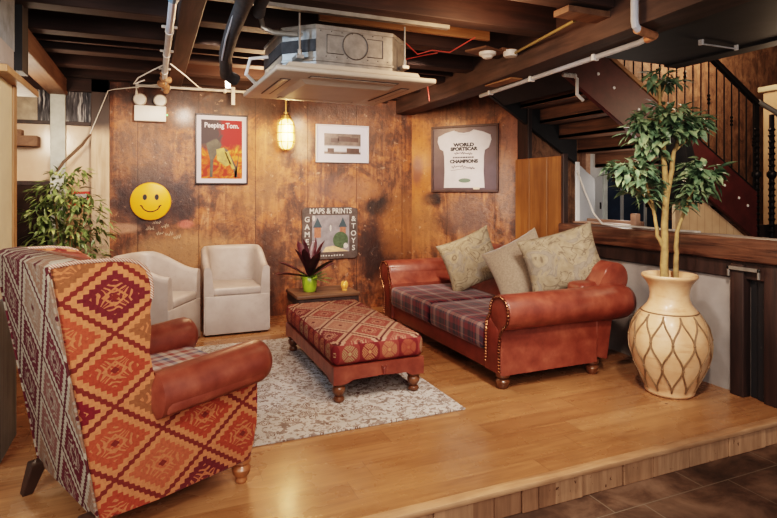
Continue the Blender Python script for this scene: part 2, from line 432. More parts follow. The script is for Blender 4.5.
def f_floral(g):
    n = g.noise(5.5, 2, .5, dist=1.8); m = g.noise(16, 3)
    w = ((n*6).fract() - .5).abs()
    c = g.mix((w.step(.05, .16)*-1 + 1)*.65, g.ramp(m, [(.3, (.195, .15, .10)), (.7, (.29, .235, .165))]), (.105, .075, .055))
    c = g.mix((n.step(.5, .6))*.6, c, (.20, .175, .15))
    g.bump(g.noise(120, 2), .2, .003); return c
M['floral'] = mat('beige_floral_tapestry', f_floral, .92, spec=.15)
M['linen'] = mat('taupe_velvet', tint((.25, .195, .145), .18, 60, .2), .9, spec=.15, sheen=.3)
M['tub'] = mat('pearl_grey_leather', lambda g: g.mix(g.noise(26, 5, .7).step(.52, .70)*.22, g.ramp(g.noise(3.5, 3), [(.3, (.30, .25, .225)), (.7, (.41, .355, .33))]), (.20, .185, .18)), rough=lambda g: g.noise(12, 3)*.2 + .30, spec=.45)
M['turned'] = mat('turned_walnut', tint((.115, .045, .020), .4, 14), .3, coat=.3)
M['turned_light'] = mat('honey_turned_wood', tint((.27, .105, .042), .3, 14), .32, coat=.3)
M['darkleg'] = mat('dark_leg_wood', tint((.035, .018, .012), .3, 12), .4)
M['brass'] = mat('brass_nail', (.17, .075, .04), .35, metal=.9)
M['jar'] = mat('sandy_terracotta_glaze', lambda g: g.mix(g.noise(1, 5, .65, g.vec(g.x*5, g.y*5, g.z*26)).step(.50, .72)*.55, g.ramp(g.noise(7, 4), [(.3, (.52, .29, .155)), (.7, (.63, .42, .26))]), (.40, .19, .09)), .42, coat=.1)
M['net'] = mat('brown_net_cord', tint((.17, .10, .05), .3, 30), .7)
M['soil'] = mat('dark_soil', tint((.03, .02, .013), .4, 40, .6), .95)
def leafmat(name, a, b, c, rough=.42):
    return mat(name, lambda g: g.ramp(g.noise(11, 2), [(.3, a), (.5, b), (.72, c)]), rough, spec=.5)
M['leaf'] = leafmat('ficus_leaf', (.045, .085, .055), (.115, .18, .105), (.28, .33, .19))
M['leaf2'] = leafmat('olive_leaf', (.055, .090, .030), (.14, .19, .065), (.30, .33, .14))
M['leaf_purple'] = leafmat('bronze_leaf', (.018, .005, .009), (.045, .011, .018), (.085, .026, .032), .35)
M['leaf_green'] = leafmat('bright_leaf', (.03, .08, .02), (.08, .17, .03), (.14, .24, .05), .4)
M['bark'] = mat('pale_olive_bark', tint((.27, .18, .075), .35, 16, .3), .8)
M['limepot'] = mat('lime_glaze', tint((.30, .42, .03), .15, 6), .25, coat=.4)
M['crate'] = mat('aged_box_wood', woodfn((.075, .036, .020), (.23, .12, .065), 'x', 1), .55)
M['amber'] = mat('amber_glass', (.65, .34, .10), .1, trans=.5, emit=(1, .5, .12), estr=.12)
M['flame'] = mat('candle_flame', (1, .7, .3), .5, emit=(1, .66, .28), estr=4)
M['galv'] = mat('galvanised_steel', lambda g: g.ramp(g.noise(14, 4), [(.3, (.22, .21, .195)), (.7, (.38, .36, .335))]), .36, metal=.6)
M['acwhite'] = mat('aged_white_plastic', tint((.43, .37, .305), .08, 5), .4)
M['acdark'] = mat('dark_slot', (.06, .05, .045), .6)
M['foam'] = mat('dark_insulation', tint((.035, .036, .040), .3, 20, .3), .8)
M['conduit'] = mat('white_conduit', tint((.56, .54, .52), .1, 10), .45)
M['conduit_blue'] = mat('grey_conduit', tint((.40, .42, .46), .12, 10), .4)
M['strut'] = mat('steel_strut', tint((.30, .28, .25), .2, 12), .4, metal=.6)
M['yellowpipe'] = mat('yellowed_pipe', tint((.20, .15, .06), .2, 12), .5)
M['rust'] = mat('rusty_putty', tint((.33, .19, .11), .35, 35, .5), .9)
M['white'] = mat('white_plastic', tint((.72, .70, .67), .05, 6), .45)
M['lensgrey'] = mat('lamp_reflector', tint((.50, .46, .42), .1, 10), .35)
M['red'] = mat('red_print', (.55, .03, .02), .5)
M['redwire'] = mat('red_cable', (.40, .06, .045), .5)
M['copper'] = mat('copper_pipe', tint((.50, .24, .13), .2, 20), .4, metal=.5)
M['bulb'] = mat('warm_bulb', (1, .75, .4), .4, emit=(1, .60, .22), estr=9)
M['bulbglass'] = mat('frosted_lamp_glass', (.95, .68, .34), .35, emit=(1, .56, .18), estr=3.2)
M['cage'] = mat('brass_cage', (.45, .29, .13), .4, metal=.7)
M['yellow'] = mat('smiley_yellow', tint((.82, .38, .018), .05, 6), .42)
M['ink'] = mat('black_ink', (.012, .011, .012), .5)
M['navyink'] = mat('charcoal_ink', (.03, .028, .035), .6)
M['paper'] = mat('white_mount', tint((.48, .48, .56), .04, 5), .6)
M['frame_dark'] = mat('dark_frame', tint((.030, .024, .026), .3, 12), .4)
M['frame_brown'] = mat('brown_frame', tint((.075, .042, .036), .3, 12), .4)
M['frame_white'] = mat('pale_frame', tint((.48, .48, .53), .05, 8), .45)
M['purpleback'] = mat('mauve_backing', tint((.095, .062, .070), .15, 6), .35, coat=.15)
M['shirt'] = mat('white_cotton', tint((.54, .505, .515), .06, 9), .8)
M['chalk'] = mat('chalk', (.62, .50, .38), .9)
M['emblem'] = mat('grey_green_print', (.12, .17, .13), .6)
M['teal'] = mat('teal_paint', tint((.035, .06, .075), .2, 20), .6)
M['orangepaint'] = mat('orange_paint', tint((.30, .12, .075), .35, 40), .6)
M['green'] = mat('bush_green_paint', tint((.055, .085, .045), .3, 30), .7)
M['sand'] = mat('sand_paint', tint((.55, .38, .22), .2, 24), .7)
M['signgrey'] = mat('sign_grey', tint((.20, .185, .20), .25, 14), .55)
M['signdark'] = mat('sign_dark', tint((.075, .055, .05), .4, 18), .55)
M['signwhite'] = mat('sign_white', tint((.44, .42, .40), .3, 40), .6)
def f_poster(g):
    n = g.noise(9, 4, .6, dist=1.4)
    top = g.mix((g.x*6 + n*1.2).step(.3, .8), (.055, .045, .055), (.27, .022, .028))
    low = g.ramp(n, [(.36, (.26, .028, .015)), (.5, (.42, .10, .02)), (.64, (.52, .27, .05))])
    return g.mix(((g.z*-1) + n*.12).step(.0, .10), top, low)
M['poster'] = mat('abstract_poster_print', f_poster, .6, spec=.3)
M['poster_dark'] = mat('poster_dark_shape', tint((.05, .045, .03), .5, 16), .5)  # dark printed wedges
M['poster_olive'] = mat('poster_olive_shape', tint((.30, .24, .06), .4, 16), .5)
def f_photo(g):
    n = g.noise(10, 4, .6); k = g.noise(5, 3)
    c = g.ramp(n, [(.3, (.06, .045, .04)), (.7, (.20, .15, .13))])
    return g.mix(((g.z + .06).abs()).step(.02, .05)*-.9 + .9, c, (.45, .46, .52))
M['photo'] = mat('faded_photo_print', f_photo, .35, coat=.1)
def f_pane(g):
    n = g.noise(3, 4, .6); low = g.z.step(1.0, 2.0)
    c = g.ramp(n, [(.3, (.46, .27, .16)), (.7, (.62, .44, .31))])
    return g.mix(low*.5, c, (.60, .50, .42))
M['copperpane'] = mat('copper_pink_pane', f_pane, .25, coat=.4)  # copper-pink glass tone, paler towards the top
M['ripple'] = mat('dark_ripple_pane', lambda g: g.ramp(g.noise(1, 3, .5, g.vec(g.x*60 + g.noise(4)*3, g.y, g.z*5)), [(.35, (.018, .018, .022)), (.55, (.09, .09, .10)), (.68, (.52, .50, .48))]), .25)
M['dirtypane'] = mat('dirty_cream_pane', tint((.33, .27, .20), .35, 8), .4)
M['dark_pane'] = mat('dark_pane', tint((.035, .025, .022), .3, 4), .2)
M['framewood'] = mat('dark_topped_frame', lambda g: g.mix((g.z - 2.02 + g.noise(6)*.1).step(.0, .18), g.ramp(g.noise(1, 4, .6, g.vec(g.x*20, g.y*20, g.z*2)), [(.3, (.42, .29, .20)), (.7, (.60, .46, .35))]), (.05, .035, .03)), .6)  # pale wood turning dark around and above the transom
M['mull'] = mat('pale_blue_mullion', tint((.42, .45, .43), .18, 9), .6)
M['bluegrey'] = mat('blue_grey_door_paint', tint((.36, .37, .38), .1, 4), .6)
M['blueglow'] = mat('blue_dark_glass', tint((.03, .045, .075), .3, 3), .15)
M['cloth_black'] = mat('black_cloth', tint((.010, .010, .012), .4, 8), .95)
M['rope'] = mat('pale_cable', (.50, .47, .43), .6)
M['stick'] = mat('brown_stick', tint((.10, .055, .03), .3, 14), .6)
M['ledge'] = mat('pinkish_ledge_wood', woodfn((.25, .14, .095), (.38, .24, .17), 'y', 1), .6)

# ------------------------------------------------------------------ the setting
b = nb(); box(b, -3.0, 3.98, 2.30, 6.6, -.06, 0); fl = struct('floor', b, M['oak'], smooth=0)
b = nb(); box(b, -4, 10, -2.5, 8, -.2, -.14); struct('floor_lower', b, M['slate'], smooth=0)
b = nb(); box(b, -3.0, 3.99, 2.262, 2.325, -.022, .006, .006, 2); struct('trim_1', b, M['nosing'])
b = nb(); rnd = random.Random(3); x = -3.0
while x < 3.98:
    w = min(rnd.choice([.10, .16, .22, .28, .33]), 3.985 - x)
    box(b, x + .0025, x + w - .0025, 2.272 + rnd.uniform(0, .010), 2.31, -.14, -.022, .003, 1); x += w
struct('trim_2', b, M['riser'], smooth=0)

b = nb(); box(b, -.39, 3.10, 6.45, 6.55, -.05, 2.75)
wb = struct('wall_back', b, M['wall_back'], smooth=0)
DA = math.atan2(-1.0, .79)
b = nb(); box(b, 0, 1.45, 0, .08, -.05, 2.75); wd = struct('wall_corner', b, M['wall_diag'], smooth=0)
wd.location = (3.06, 6.45, 0); wd.rotation_euler = (0, 0, DA)
b = nb(); box(b, 3.86, 3.98, 2.64, 4.56, -.05, .945); struct('wall_right', b, M['plaster'], smooth=0)
# tall orange plank panel closing the bar end
pp = sempty('wall_panel')
for y0, y1 in ((4.57, 4.80), (4.805, 5.10), (5.105, 5.36)):
    b = nb(); box(b, 3.86, 3.90, y0, y1, 0, 1.80, .004, 1); obj('plank', b, M['ply'], pp, 0)
b = nb(); box(b, 3.85, 3.91, 4.53, 4.57, 0, 1.82, .004, 1); obj('edge_post', b, M['post'], pp, 0)
b = nb(); box(b, 3.905, 3.96, 5.18, 5.42, 1.2, 2.6, .004, 1); obj('edge_post', b, M['post'], pp, 0)
# stairwell wall
b = nb(); box(b, 3.98, 10, 5.32, 5.44, -.14, 4.4); struct('wall_stairwell', b, M['stairwall'], smooth=0)
b = nb(); box(b, 9.9, 10, -2.5, 5.4, -.14, 4.4); struct('wall_far_right', b, M['stairwall'], smooth=0)
b = nb(); prism(b, [(4.86, -.14), (6.05, -.14), (6.05, .86), (4.86, 1.585)], 'y', 4.06, 4.10); struct('wall_understairs', b, M['spandrel'], smooth=0)
# left column / partition end
wl = sempty('wall_left')
b = nb(); box(b, -1.9, -.745, 3.50, 3.86, .86, 2.06); obj('plaster_face', b, M['cream'], wl, 0)
b = nb(); box(b, -1.9, -.735, 3.50, 3.93, 0, .86); obj('lower_boarding', b, M['greywood'], wl, 0)
b = nb(); box(b, -1.9, -.735, 3.86, 3.945, .86, 2.06, .004); obj('edge_trim', b, M['trimwood'], wl, 0)
b = nb(); box(b, -1.9, -.68, 3.42, 4.30, 2.06, 2.10, .004); obj('shelf_board', b, M['trimwood'], wl, 0)
b = nb(); box(b, -1.9, -.735, 3.50, 3.86, 2.10, 2.26); obj('plaster_band', b, M['plaster'], wl, 0)
b = nb(); box(b, -1.9, -.735, 3.48, 3.88, 2.26, 2.80); obj('concrete_head', b, M['concrete'], wl, 0)
b = nb(); box(b, -.86, -.715, 3.98, 4.16, 2.17, 2.80); obj('black_post', b, M['black_paint'], wl, 0)
b = nb(); box(b, -1.95, -1.86, 3.5, 6.55, 0, 2.8); obj('side_wall', b, M['stairwall'], wl, 0)
# glazed partition, back left
w1 = sempty('window_1')
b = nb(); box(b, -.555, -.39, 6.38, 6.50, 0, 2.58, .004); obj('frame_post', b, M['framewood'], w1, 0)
b = nb(); box(b, -.915, -.785, 6.39, 6.49, 0, 2.42, .004); obj('mullion', b, M['mull'], w1, 0)
b = nb(); box(b, -1.86, -.555, 6.40, 6.48, 2.10, 2.135, .003); obj('transom', b, M['post'], w1, 0)
b = nb(); box(b, -1.86, -.39, 6.38, 6.50, 2.44, 2.76, .004); obj('head_board', b, M['joist'], w1, 0)
for (x0, x1, z0, z1, m) in ((-.785, -.555, 0, 2.10, 'copperpane'), (-.785, -.555, 2.135, 2.44, 'ripple'), (-1.03, -.915, 2.135, 2.44, 'ripple'),
                            (-1.5, -1.03, 2.135, 2.44, 'dirtypane'), (-1.5, -.915, 1.53, 2.10, 'copperpane'), (-1.5, -.915, 0, 1.53, 'dark_pane'), (-1.86, -1.5, 0, 2.44, 'dark_pane')):
    b = nb(); box(b, x0, x1, 6.44, 6.455, z0, z1); obj('pane', b, M[m], w1, 0)
b = nb(); box(b, -1.5, -.915, 6.43, 6.46, 1.50, 1.54); obj('glazing_bar', b, M['post'], w1, 0)
b = nb(); box(b, -1.3, -1.0, 6.25, 6.42, 1.87, 1.97, .006); box(b, -1.28, -1.14, 6.3, 6.42, 1.97, 2.03); obj('bracket_shelf', b, M['brownbeam'], w1, 0)
# ceiling
b = nb(); box(b, -3, 3.4, -1.5, 6.55, 2.76, 2.82)
ce = struct('ceiling', b, M['soffit'], smooth=0)
for i, y in enumerate((0.9, 1.5, 2.1, 2.62, 3.22, 3.9, 4.52, 5.12, 5.72, 6.30)):
    b = nb(); box(b, -3, 3.02, y, y + .15, 2.57, 2.765, .006, 1); obj('joist', b, M['joist'], ce, 0)
b = nb(); box(b, -3, 3.02, 4.95, 5.0, 2.60, 2.66); obj('batten', b, M['joist'], ce, 0)
b = nb(); box(b, .16, .30, 2.4, 6.45, 2.545, 2.70, .006, 1); obj('cross_beam', b, M['joist_y'], ce, 0)
BX = [(2.30, -1), (2.62, 2.63), (2.80, 4.77), (2.84, 6.5)]
b = nb(); prism(b, BX + [(x + .24, y) for x, y in BX[::-1]], 'z', 2.405, 2.765, .010, 2); obj('main_beam', b, M['joist_y'], ce, 0)
b = nb(); box(b, -.93, -.77, 4.0, 6.45, 2.40, 2.56, .008); obj('side_beam', b, M['brownbeam'], ce, 0)
b = nb(); prism(b, [(2.42, -1), (4.12, -1), (4.12, 3.42), (2.80, 3.42)], 'z', 2.50, 2.77)
cu = struct('ceiling_right', b, M['black_paint'], smooth=0)
b = nb(); box(b, 3.98, 4.14, -1, 3.44, 2.485, 2.80, .006); obj('header_beam', b, M['black_paint'], cu, 0)
b = nb(); box(b, -.2, 2.7, 6.36, 6.45, 2.53, 2.60, .005); obj('wall_plate', b, M['joist'], ce, 0)
b = nb(); box(b, 3.2, 10, -1.5, 5.44, 4.3, 4.4); struct('ceiling_upper', b, M['black_paint'], smooth=0)
b = nb(); box(b, 3.14, 3.24, 3.42, 5.6, 2.765, 4.3); struct('wall_upper', b, M['black_paint'], smooth=0)
b = nb(); box(b, 1.05, 2.4, 3.66, 3.69, 2.60, 2.70); obj('batten', b, M['edgewood'], ce, 0)
b = nb(); box(b, 2.3, 3.0, 2.66, 2.80, 2.52, 2.56, .004); obj('batten', b, M['brownbeam'], ce, 0)  # brown board standing in for the lit face of a joist
b = nb(); box(b, 2.80, 2.92, 3.95, 4.35, 2.392, 2.406, .003); obj('batten', b, M['edgewood'], ce, 0)
# chalk scribbles and a small paint dab on the wall belong to the wall
b = nb(); rnd = random.Random(11)
for (x0, z0) in ((.02, 1.09), (.10, 1.05), (.05, .98), (.14, .96), (.22, .93), (-.05, 1.03)):
    for k in range(5):
        xx = x0 + k*.016; tube(b, [(xx, 6.448, z0), (xx+.008, 6.448, z0 + rnd.uniform(.012, .045)), (xx+.016, 6.448, z0 + rnd.uniform(-.012, .014))], .0022, 4)
obj('chalk_scrawl', b, M['chalk'], wb, 0)
# ------------------------------------------------------------------ rug
b = nb(); n = 60
rx0, rx1, ry0, ry1 = .26, 1.91, 3.20, 5.405
box(b, rx0, rx1, ry0, ry1, .001, .014, .004, 2)
tag(obj('rug', b, M['rug']), 'cream and brown floral rug lying under the patterned footstool', 'rug')

# ------------------------------------------------------------------ sofa
so = thing('sofa', 'tan red leather scroll arm sofa with plum plaid seat cushions', 'sofa', (2.83, 4.475, 0))
ROLL_Z, RR = .565, .128
def arm_profile(sg):
    """sg=-1 near arm (outer towards -y), +1 far arm"""
    pts = [(.87, .11), (1.09, .11), (1.085, .30), (1.075, .43)] + arc(1.075, ROLL_Z, RR, -50, 150, 16)[1:] + [(.93, .52), (.87, .47)]
    return [(y*sg, z) for y, z in pts]
for sg in (-1, 1):
    b = nb(); prism(b, arm_profile(sg), 'x', -.515, .38, .012, 2)
    prof = [(.0, -.528), (.07, -.528), (.118, -.515), (RR, -.495), (RR+.002, .2), (RR+.012, .52), (RR*1.06, .62), (RR*.9, .68), (RR*.5, .715), (0, .72)]
    lathe(b, prof, (0, sg*1.075, ROLL_Z), 28, 'x', capped=False)
    obj('arm', b, M['leather'], so, 40)
    b = nb()                                            # front facing with welt
    prism(b, [(sg*y, z) for y, z in [(.885, .12), (1.075, .12), (1.06, .30), (1.05, .44), (.95, .50), (.885, .46)]], 'x', -.522, -.505, .006, 2)
    obj('arm_facing', b, M['leather_dark'], so)
    b = nb()
    path = [(1.08, .13), (1.072, .30), (1.085, .40)] + arc(1.075, ROLL_Z, RR-.012, -60, 190, 28) + [(.925, .50), (.91, .42), (.90, .17)]
    fine = []
    for (a0, b0), (a1, b1) in zip(path, path[1:]):
        k_ = max(1, int(math.hypot(a1-a0, b1-b0)/.0055))
        fine += [(a0 + (a1-a0)*i/k_, b0 + (b1-b0)*i/k_) for i in range(k_)]
    tube(b, [(-.524, sg*y, z) for y, z in fine], [.0045 + .0065*(i % 4 in (1, 2)) for i in range(len(fine))], 6)
    obj('nailhead_trim', b, M['brass'], so)
b = nb()
bp = [(.16, .20), (.50, .11), (.56, .60)] + arc(.585, .742, .13, -60, 160, 16) + [(.36, .62), (.25, .44)]
prism(b, bp, 'y', -1.075, 1.075, .012, 2)
lathe(b, [(0, -1.06), (.06, -1.06), (.11, -1.04), (.128, -1.0), (.129, 0), (.128, 1.0), (.11, 1.04), (.06, 1.06), (0, 1.06)], (.585, 0, .742), 28, 'y', capped=False)
for sg in (-1, 1): box(b, .25, .57, min(sg*.86, sg*1.06), max(sg*.86, sg*1.06), .42, .72, .05, 3)
obj('backrest', b, M['leather'], so, 40)
b = nb(); box(b, -.505, .47, -.9, .9, .11, .245, .012, 2); obj('seat_rail', b, M['leather_dark'], so)
for (y0, y1) in ((-.872, -.005), (.005, .872)):
    b = nb(); box(b, -.545, .24, y0, y1, .245, .445, .045, 4)
    for v in b.verts:                                   # crowned, slightly soft
        u = (v.co.x + .15)/.395; w = (v.co.y - (y0+y1)/2)/.434
        if v.co.z > .36: v.co.z += .018*max(0, 1 - u*u)*max(0, 1 - w*w)
    obj('seat_cushion', b, M['plaid'], so, 50)
for x in (-.46, .38):
    for y in (-1.03, 1.0):
        b = nb(); lathe(b, [(.0, .0), (.026, 0), (.032, .01), (.044, .03), (.052, .055), (.044, .068), (.034, .075), (.050, .09), (.052, .105), (.052, .115)], (x, y, 0), 20)
        obj('foot', b, M['turned'], so)

def cushion(name, label, m, loc, yaw, lean, spin, w, h, t):
    b = nb(); pillow(b, w, h, t)
    # local: face normal +z, stood up so that the face looks along -x, leaning back
    Mx = Matrix.Rotation(R(yaw), 4, 'Z') @ Matrix.Rotation(R(lean), 4, 'Y') @ Matrix.Rotation(R(-90), 4, 'Y') @ Matrix.Rotation(R(spin), 4, 'Z')
    b.transform(Mx)
    o = obj(name, b, m, None, 60); o.location = loc
    return tag(o, label, 'cushion', 'scatter cushions on the sofa')
cushion('scatter_cushion', 'beige floral scatter cushion leaning at the far end of the sofa', M['floral'], (2.97, 4.88, .745), 46, 24, 26, .56, .57, .15)
cushion('scatter_cushion', 'plain taupe scatter cushion between two floral cushions on the sofa', M['linen'], (3.06, 4.17, .745), 36, 26, 32, .60, .56, .17)
cushion('scatter_cushion', 'beige floral scatter cushion standing behind the near rolled sofa arm', M['floral'], (3.17, 3.745, .855), 52, 16, 17, .52, .64, .17)

# ------------------------------------------------------------------ ottoman
ot = thing('ottoman', 'long kilim footstool with red leather base on turned legs', 'footstool', (1.455, 4.29, 0))
hx, hy = .335, .715
b = nb()
E1 = [(-hx, .265), (-hx, .145), (-hx+.09, .145), (-hx+.14, .168), (0, .175), (hx-.14, .168), (hx-.09, .145), (hx, .145), (hx, .265)]
prism(b, E1, 'y', -hy, -hy+.03); prism(b, E1, 'y', hy-.03, hy)
hz = hy - .03
E2 = [(-hz, .265), (-hz, .145), (-hz+.06, .145), (-hz+.12, .168), (hz-.12, .168), (hz-.06, .145), (hz, .145), (hz, .265)]
prism(b, E2, 'x', -hx, -hx+.03); prism(b, E2, 'x', hx-.03, hx)
box(b, -hx+.03, hx-.03, -hy+.03, hy-.03, .19, .264)
obj('base', b, M['leather'], ot)
b = nb(); box(b, -hx-.006, hx+.006, -hy-.006, hy+.006, .264, .425, .05, 5)
bmesh.ops.subdivide_edges(b, edges=[e for e in b.edges if e.calc_length() > .4], cuts=6, use_grid_fill=True)
for v in b.verts:
    if v.co.z > .40: v.co.z += .02*(1-(v.co.x/hx)**2)*(1-(v.co.y/hy)**2) if abs(v.co.x) < hx and abs(v.co.y) < hy else 0
obj('cushion_top', b, M['kilim_ott'], ot, 50)
for x in (-hx+.055, hx-.055):
    for y in (-hy+.055, hy-.055):
        b = nb(); lathe(b, [(0, 0.0145), (.028, .0145), (.036, .022), (.039, .036), (.034, .048), (.024, .054), (.030, .062), (.043, .085), (.046, .105), (.040, .12), (.032, .126), (.048, .134), (.05, .16)], (x, y, 0), 20)
        obj('leg', b, M['turned'], ot)
b = nb(); ball(b, (.03, -hy-.006, .215), .016, (1, .6, 1)); tube(b, [(.01, -hy-.006, .24), (.03, -hy-.008, .225), (.05, -hy-.006, .24)], .006, 6); tube(b, [(.03, -hy-.008, .21), (.028, -hy-.008, .18)], [.012, .014], 8)
obj('tassel', b, M['leather_dark'], ot)

# ------------------------------------------------------------------ wing armchair (faces local +x, its right side is -y)
ac = thing('wing_armchair', 'high wing armchair in orange kilim with leather arms, seen from behind', 'armchair', (-.035, 3.0, 0), R(24.5))
W0 = .375
side = [(-.345, .115), (-.1, .112), (.365, .118), (.392, .20), (.402, .30), (.405, .42), (.41, .535), (.1, .53), (-.085, .525), (-.10, .60), (-.118, .655), (-.138, .76), (-.144, .853), (-.135, .93), (-.127, .985),
        (-.126, 1.03), (-.132, 1.075), (-.15, 1.115), (-.18, 1.142), (-.22, 1.156), (-.30, 1.166), (-.42, 1.167), (-.515, 1.158)]
for sg in (-1, 1):
    b = nb(); prism(b, side, 'y', min(sg*W0, sg*(W0-.075)), max(sg*W0, sg*(W0-.075)), .014, 3)
    sp = obj('side_panel', b, M['kilim_side'], ac, 40)
    b = nb(); inner = [(x*1.0 + (.012 if x > -.3 else 0), z - .012) for x, z in side if z > .5 and x < .05]
    inner = [(-.09, .45)] + [(x + (.02 if x < -.4 else 0), z) for x, z in inner if not (x > -.085)] + [(-.34, .45)]
    prism(b, inner, 'y', min(sg*(W0-.07), sg*(W0-.125)), max(sg*(W0-.07), sg*(W0-.125)), .018, 3)
    obj('wing_lining', b, M['leather'], ac, 40)
    b = nb(); tube(b, [(x, sg*W0*.992, z) for x, z in side[14:]] + [(-.524, sg*W0*.99, 1.14)], .0085, 8)
    obj('piping', b, M['piping'], ac)
    # leather half roll arm
    b = nb(); cz, rr = .598, .105; cy = sg*(W0 - .012)
    prof = [(.0, .468), (.035, .466), (.07, .455), (.092, .435), (.104, .405), (rr, .36), (.103, .1), (.100, -.11), (.05, -.13), (0, -.13)]
    lathe(b, prof[::-1], (0, cy, cz), 28, 'x', capped=False)
    box(b, -.10, .40, min(cy - .098, cy + .098), max(cy - .098, cy + .098), .525, .60, .02, 2)
    for v in b.verts: v.co.z -= .075*max(0, .40 - v.co.x)
    obj('arm', b, M['leather'], ac, 45)
b = nb()
prism(b, [(-.345, .115), (-.20, .115), (-.22, .35), (-.385, 1.165), (-.43, 1.182), (-.50, 1.176), (-.53, 1.158)], 'y', -W0+.012, W0-.012, .012, 2)
obj('backrest', b, M['kilim_back'], ac, 40)
b = nb(); prism(b, [(-.25, .40), (-.13, .40), (-.27, 1.05), (-.33, 1.16), (-.385, 1.17), (-.40, 1.10)], 'y', -.26, .26, .03, 3); obj('back_cushion', b, M['leather'], ac, 45)
for sg in (-1, 1):
    b = nb(); tube(b, [(-.345 - .185*t, sg*W0, .125 + 1.035*t) for t in [i/10 for i in range(11)]], .006, 6); obj('piping', b, M['kilim_back'], ac)
b = nb(); box(b, -.30, .385, -W0+.06, W0-.06, .115, .36, .01, 2); obj('seat_base', b, M['kilim_side'], ac)
b = nb(); box(b, -.22, .40, -.275, .275, .36, .565, .045, 4); obj('seat_cushion', b, M['plaid_light'], ac, 50)
for y in (-.325, .325):
    b = nb(); lathe(b, [(0, 0), (.024, 0), (.030, .012), (.027, .03), (.040, .045), (.047, .07), (.040, .088), (.032, .094), (.046, .104), (.048, .125)], (.345, y, 0), 20)
    obj('front_leg', b, M['turned_light'], ac)
    b = nb(); vs = box(b, -.028, .028, -.028, .028, 0, .14, .004, 1)
    for v in b.verts:
        t = v.co.z/.14; v.co.x = v.co.x*(.8+.5*t) - .36 - .05*(1-t); v.co.y = v.co.y*(.8+.5*t) + y*1.03
    obj('rear_leg', b, M['darkleg'], ac)

# ------------------------------------------------------------------ tub chairs (face local -y)
def tub(label, loc, rot):
    t = thing('tub_chair', label, 'chair', loc, rot, 'pale leather tub chairs')
    hw, hd, th = .322, .31, .075
    path = []                                            # outer outline, front left round to front right, with outward normals
    for i in range(7): path.append((-hw, -hd + i*.05))
    y0 = -hd + .30; ry = hd - y0
    for i in range(1, 24):
        a = PI - PI*i/24; c_, s_ = math.cos(a), math.sin(a); ex = .62
        path.append((hw*math.copysign(abs(c_)**ex, c_), y0 + ry*abs(s_)**ex))
    for i in range(6, -1, -1): path.append((hw, -hd + i*.05))
    m = len(path); b = nb(); rings = []
    for i, (x, y) in enumerate(path):
        p0, p1 = Vector(path[max(i-1, 0)]), Vector(path[min(i+1, m-1)]); d = (p1-p0).normalized(); nrm = Vector((-d.y, d.x))
        ty = (y + hd)/(2*hd); k = max(0, min(1, (ty-.02)/.80)); k = k*k*(3-2*k)
        h = .685 + .165*k
        sec = [(0, .02, 1), (0, .30, 1), (0, h-.05, 1.0), (.004, h-.018, 1), (.022, h, 1), (th*.6, h+.003, 1), (th-.012, h-.012, 1), (th, h-.045, 1), (th+.02, .44, 1), (th+.02, .30, 1)]
        rings.append([b.verts.new(((x - nrm.x*o)*s, (y - nrm.y*o)*s if y > 0 else (y - nrm.y*o), z)) for o, z, s in sec])
    for a, c in zip(rings, rings[1:]):
        for j in range(len(a)-1): b.faces.new([a[j], c[j], c[j+1], a[j+1]])
    for r_ in (rings[0], rings[-1]): b.faces.new(r_)
    obj('tub_back', b, M['tub'], t, 50)
    b = nb(); box(b, -hw+.008, hw-.008, -hd-.008, hd-.14, .02, .40, .012, 2); obj('front_panel', b, M['tub'], t)
    b = nb(); box(b, -hw+.085, hw-.085, -hd-.004, hd-.09, .395, .478, .025, 4); obj('seat', b, M['tub'], t, 50)
    for x in (-.24, .24):
        for y in (-.24, .20):
            b = nb(); lathe(b, [(.02, 0), (.022, .022)], (x, y, 0), 12); obj('glide', b, M['darkleg'], t)
    return t
tub('pale leather tub chair facing the room, set against the stained wall below the poster', (.80, 6.06, 0), 0)
tub('pale leather tub chair turned sideways, half hidden behind the orange armchair', (.02, 5.64, 0), R(61))

# ------------------------------------------------------------------ wooden box, plant, tealight
bx = thing('wooden_chest', 'low dark wooden box table in front of the painted sign', 'box', (1.655, 5.67, 0))
b = nb(); box(b, -.33, .33, -.25, .25, .365, .40, .006, 2); obj('lid', b, M['crate'], bx)
b = nb(); box(b, -.31, .31, -.235, .235, 0, .365, .006, 1); obj('body', b, M['crate'], bx)
b = nb()
for z0, z1 in ((.02, .10), (.29, .36)): box(b, -.318, .318, -.243, .243, z0, z1, .003, 1)
obj('batten', b, M['post'], bx)
pl = thing('potted_plant', 'bronze leaved rosette plant in a lime green pot on the box', 'plant', (1.515, 5.66, .40))
b = nb(); lathe(b, [(0, 0), (.058, 0), (.066, .01), (.074, .06), (.080, .155), (.076, .16), (.068, .14), (0, .135)], (0, 0, 0), 28, capped=False); obj('pot', b, M['limepot'], pl, 50)
rnd = random.Random(5); b = nb(); b2 = nb()
for i in range(13):
    a = i*2.399; el = rnd.uniform(.85, 1.42) if i < 8 else rnd.uniform(.2, .6)
    d = Vector((math.cos(a)*math.cos(el), math.sin(a)*math.cos(el), math.sin(el)))
    p0 = Vector((0, 0, .14)); L = rnd.uniform(.36, .50); w = rnd.uniform(.075, .105)
    s = d.cross(Vector((0, 0, 1))).normalized(); u = s.cross(d); prev = None
    for k in range(7):
        t = k/6; c = p0 + d*L*t - Vector((0, 0, 1))*.10*L*t*t
        ww = w*(.25 + 1.5*t)*(1-t)**.55 if t < 1 else 0.001
        q = [b.verts.new(c + s*ww*.7 + u*ww*.3), b.verts.new(c), b.verts.new(c - s*ww*.7 + u*ww*.3)]
        if prev:
            b.faces.new([prev[0], prev[1], q[1], q[0]]); b.faces.new([prev[1], prev[2], q[2], q[1]])
        prev = q
obj('leaves', b, M['leaf_purple'], pl, 60)
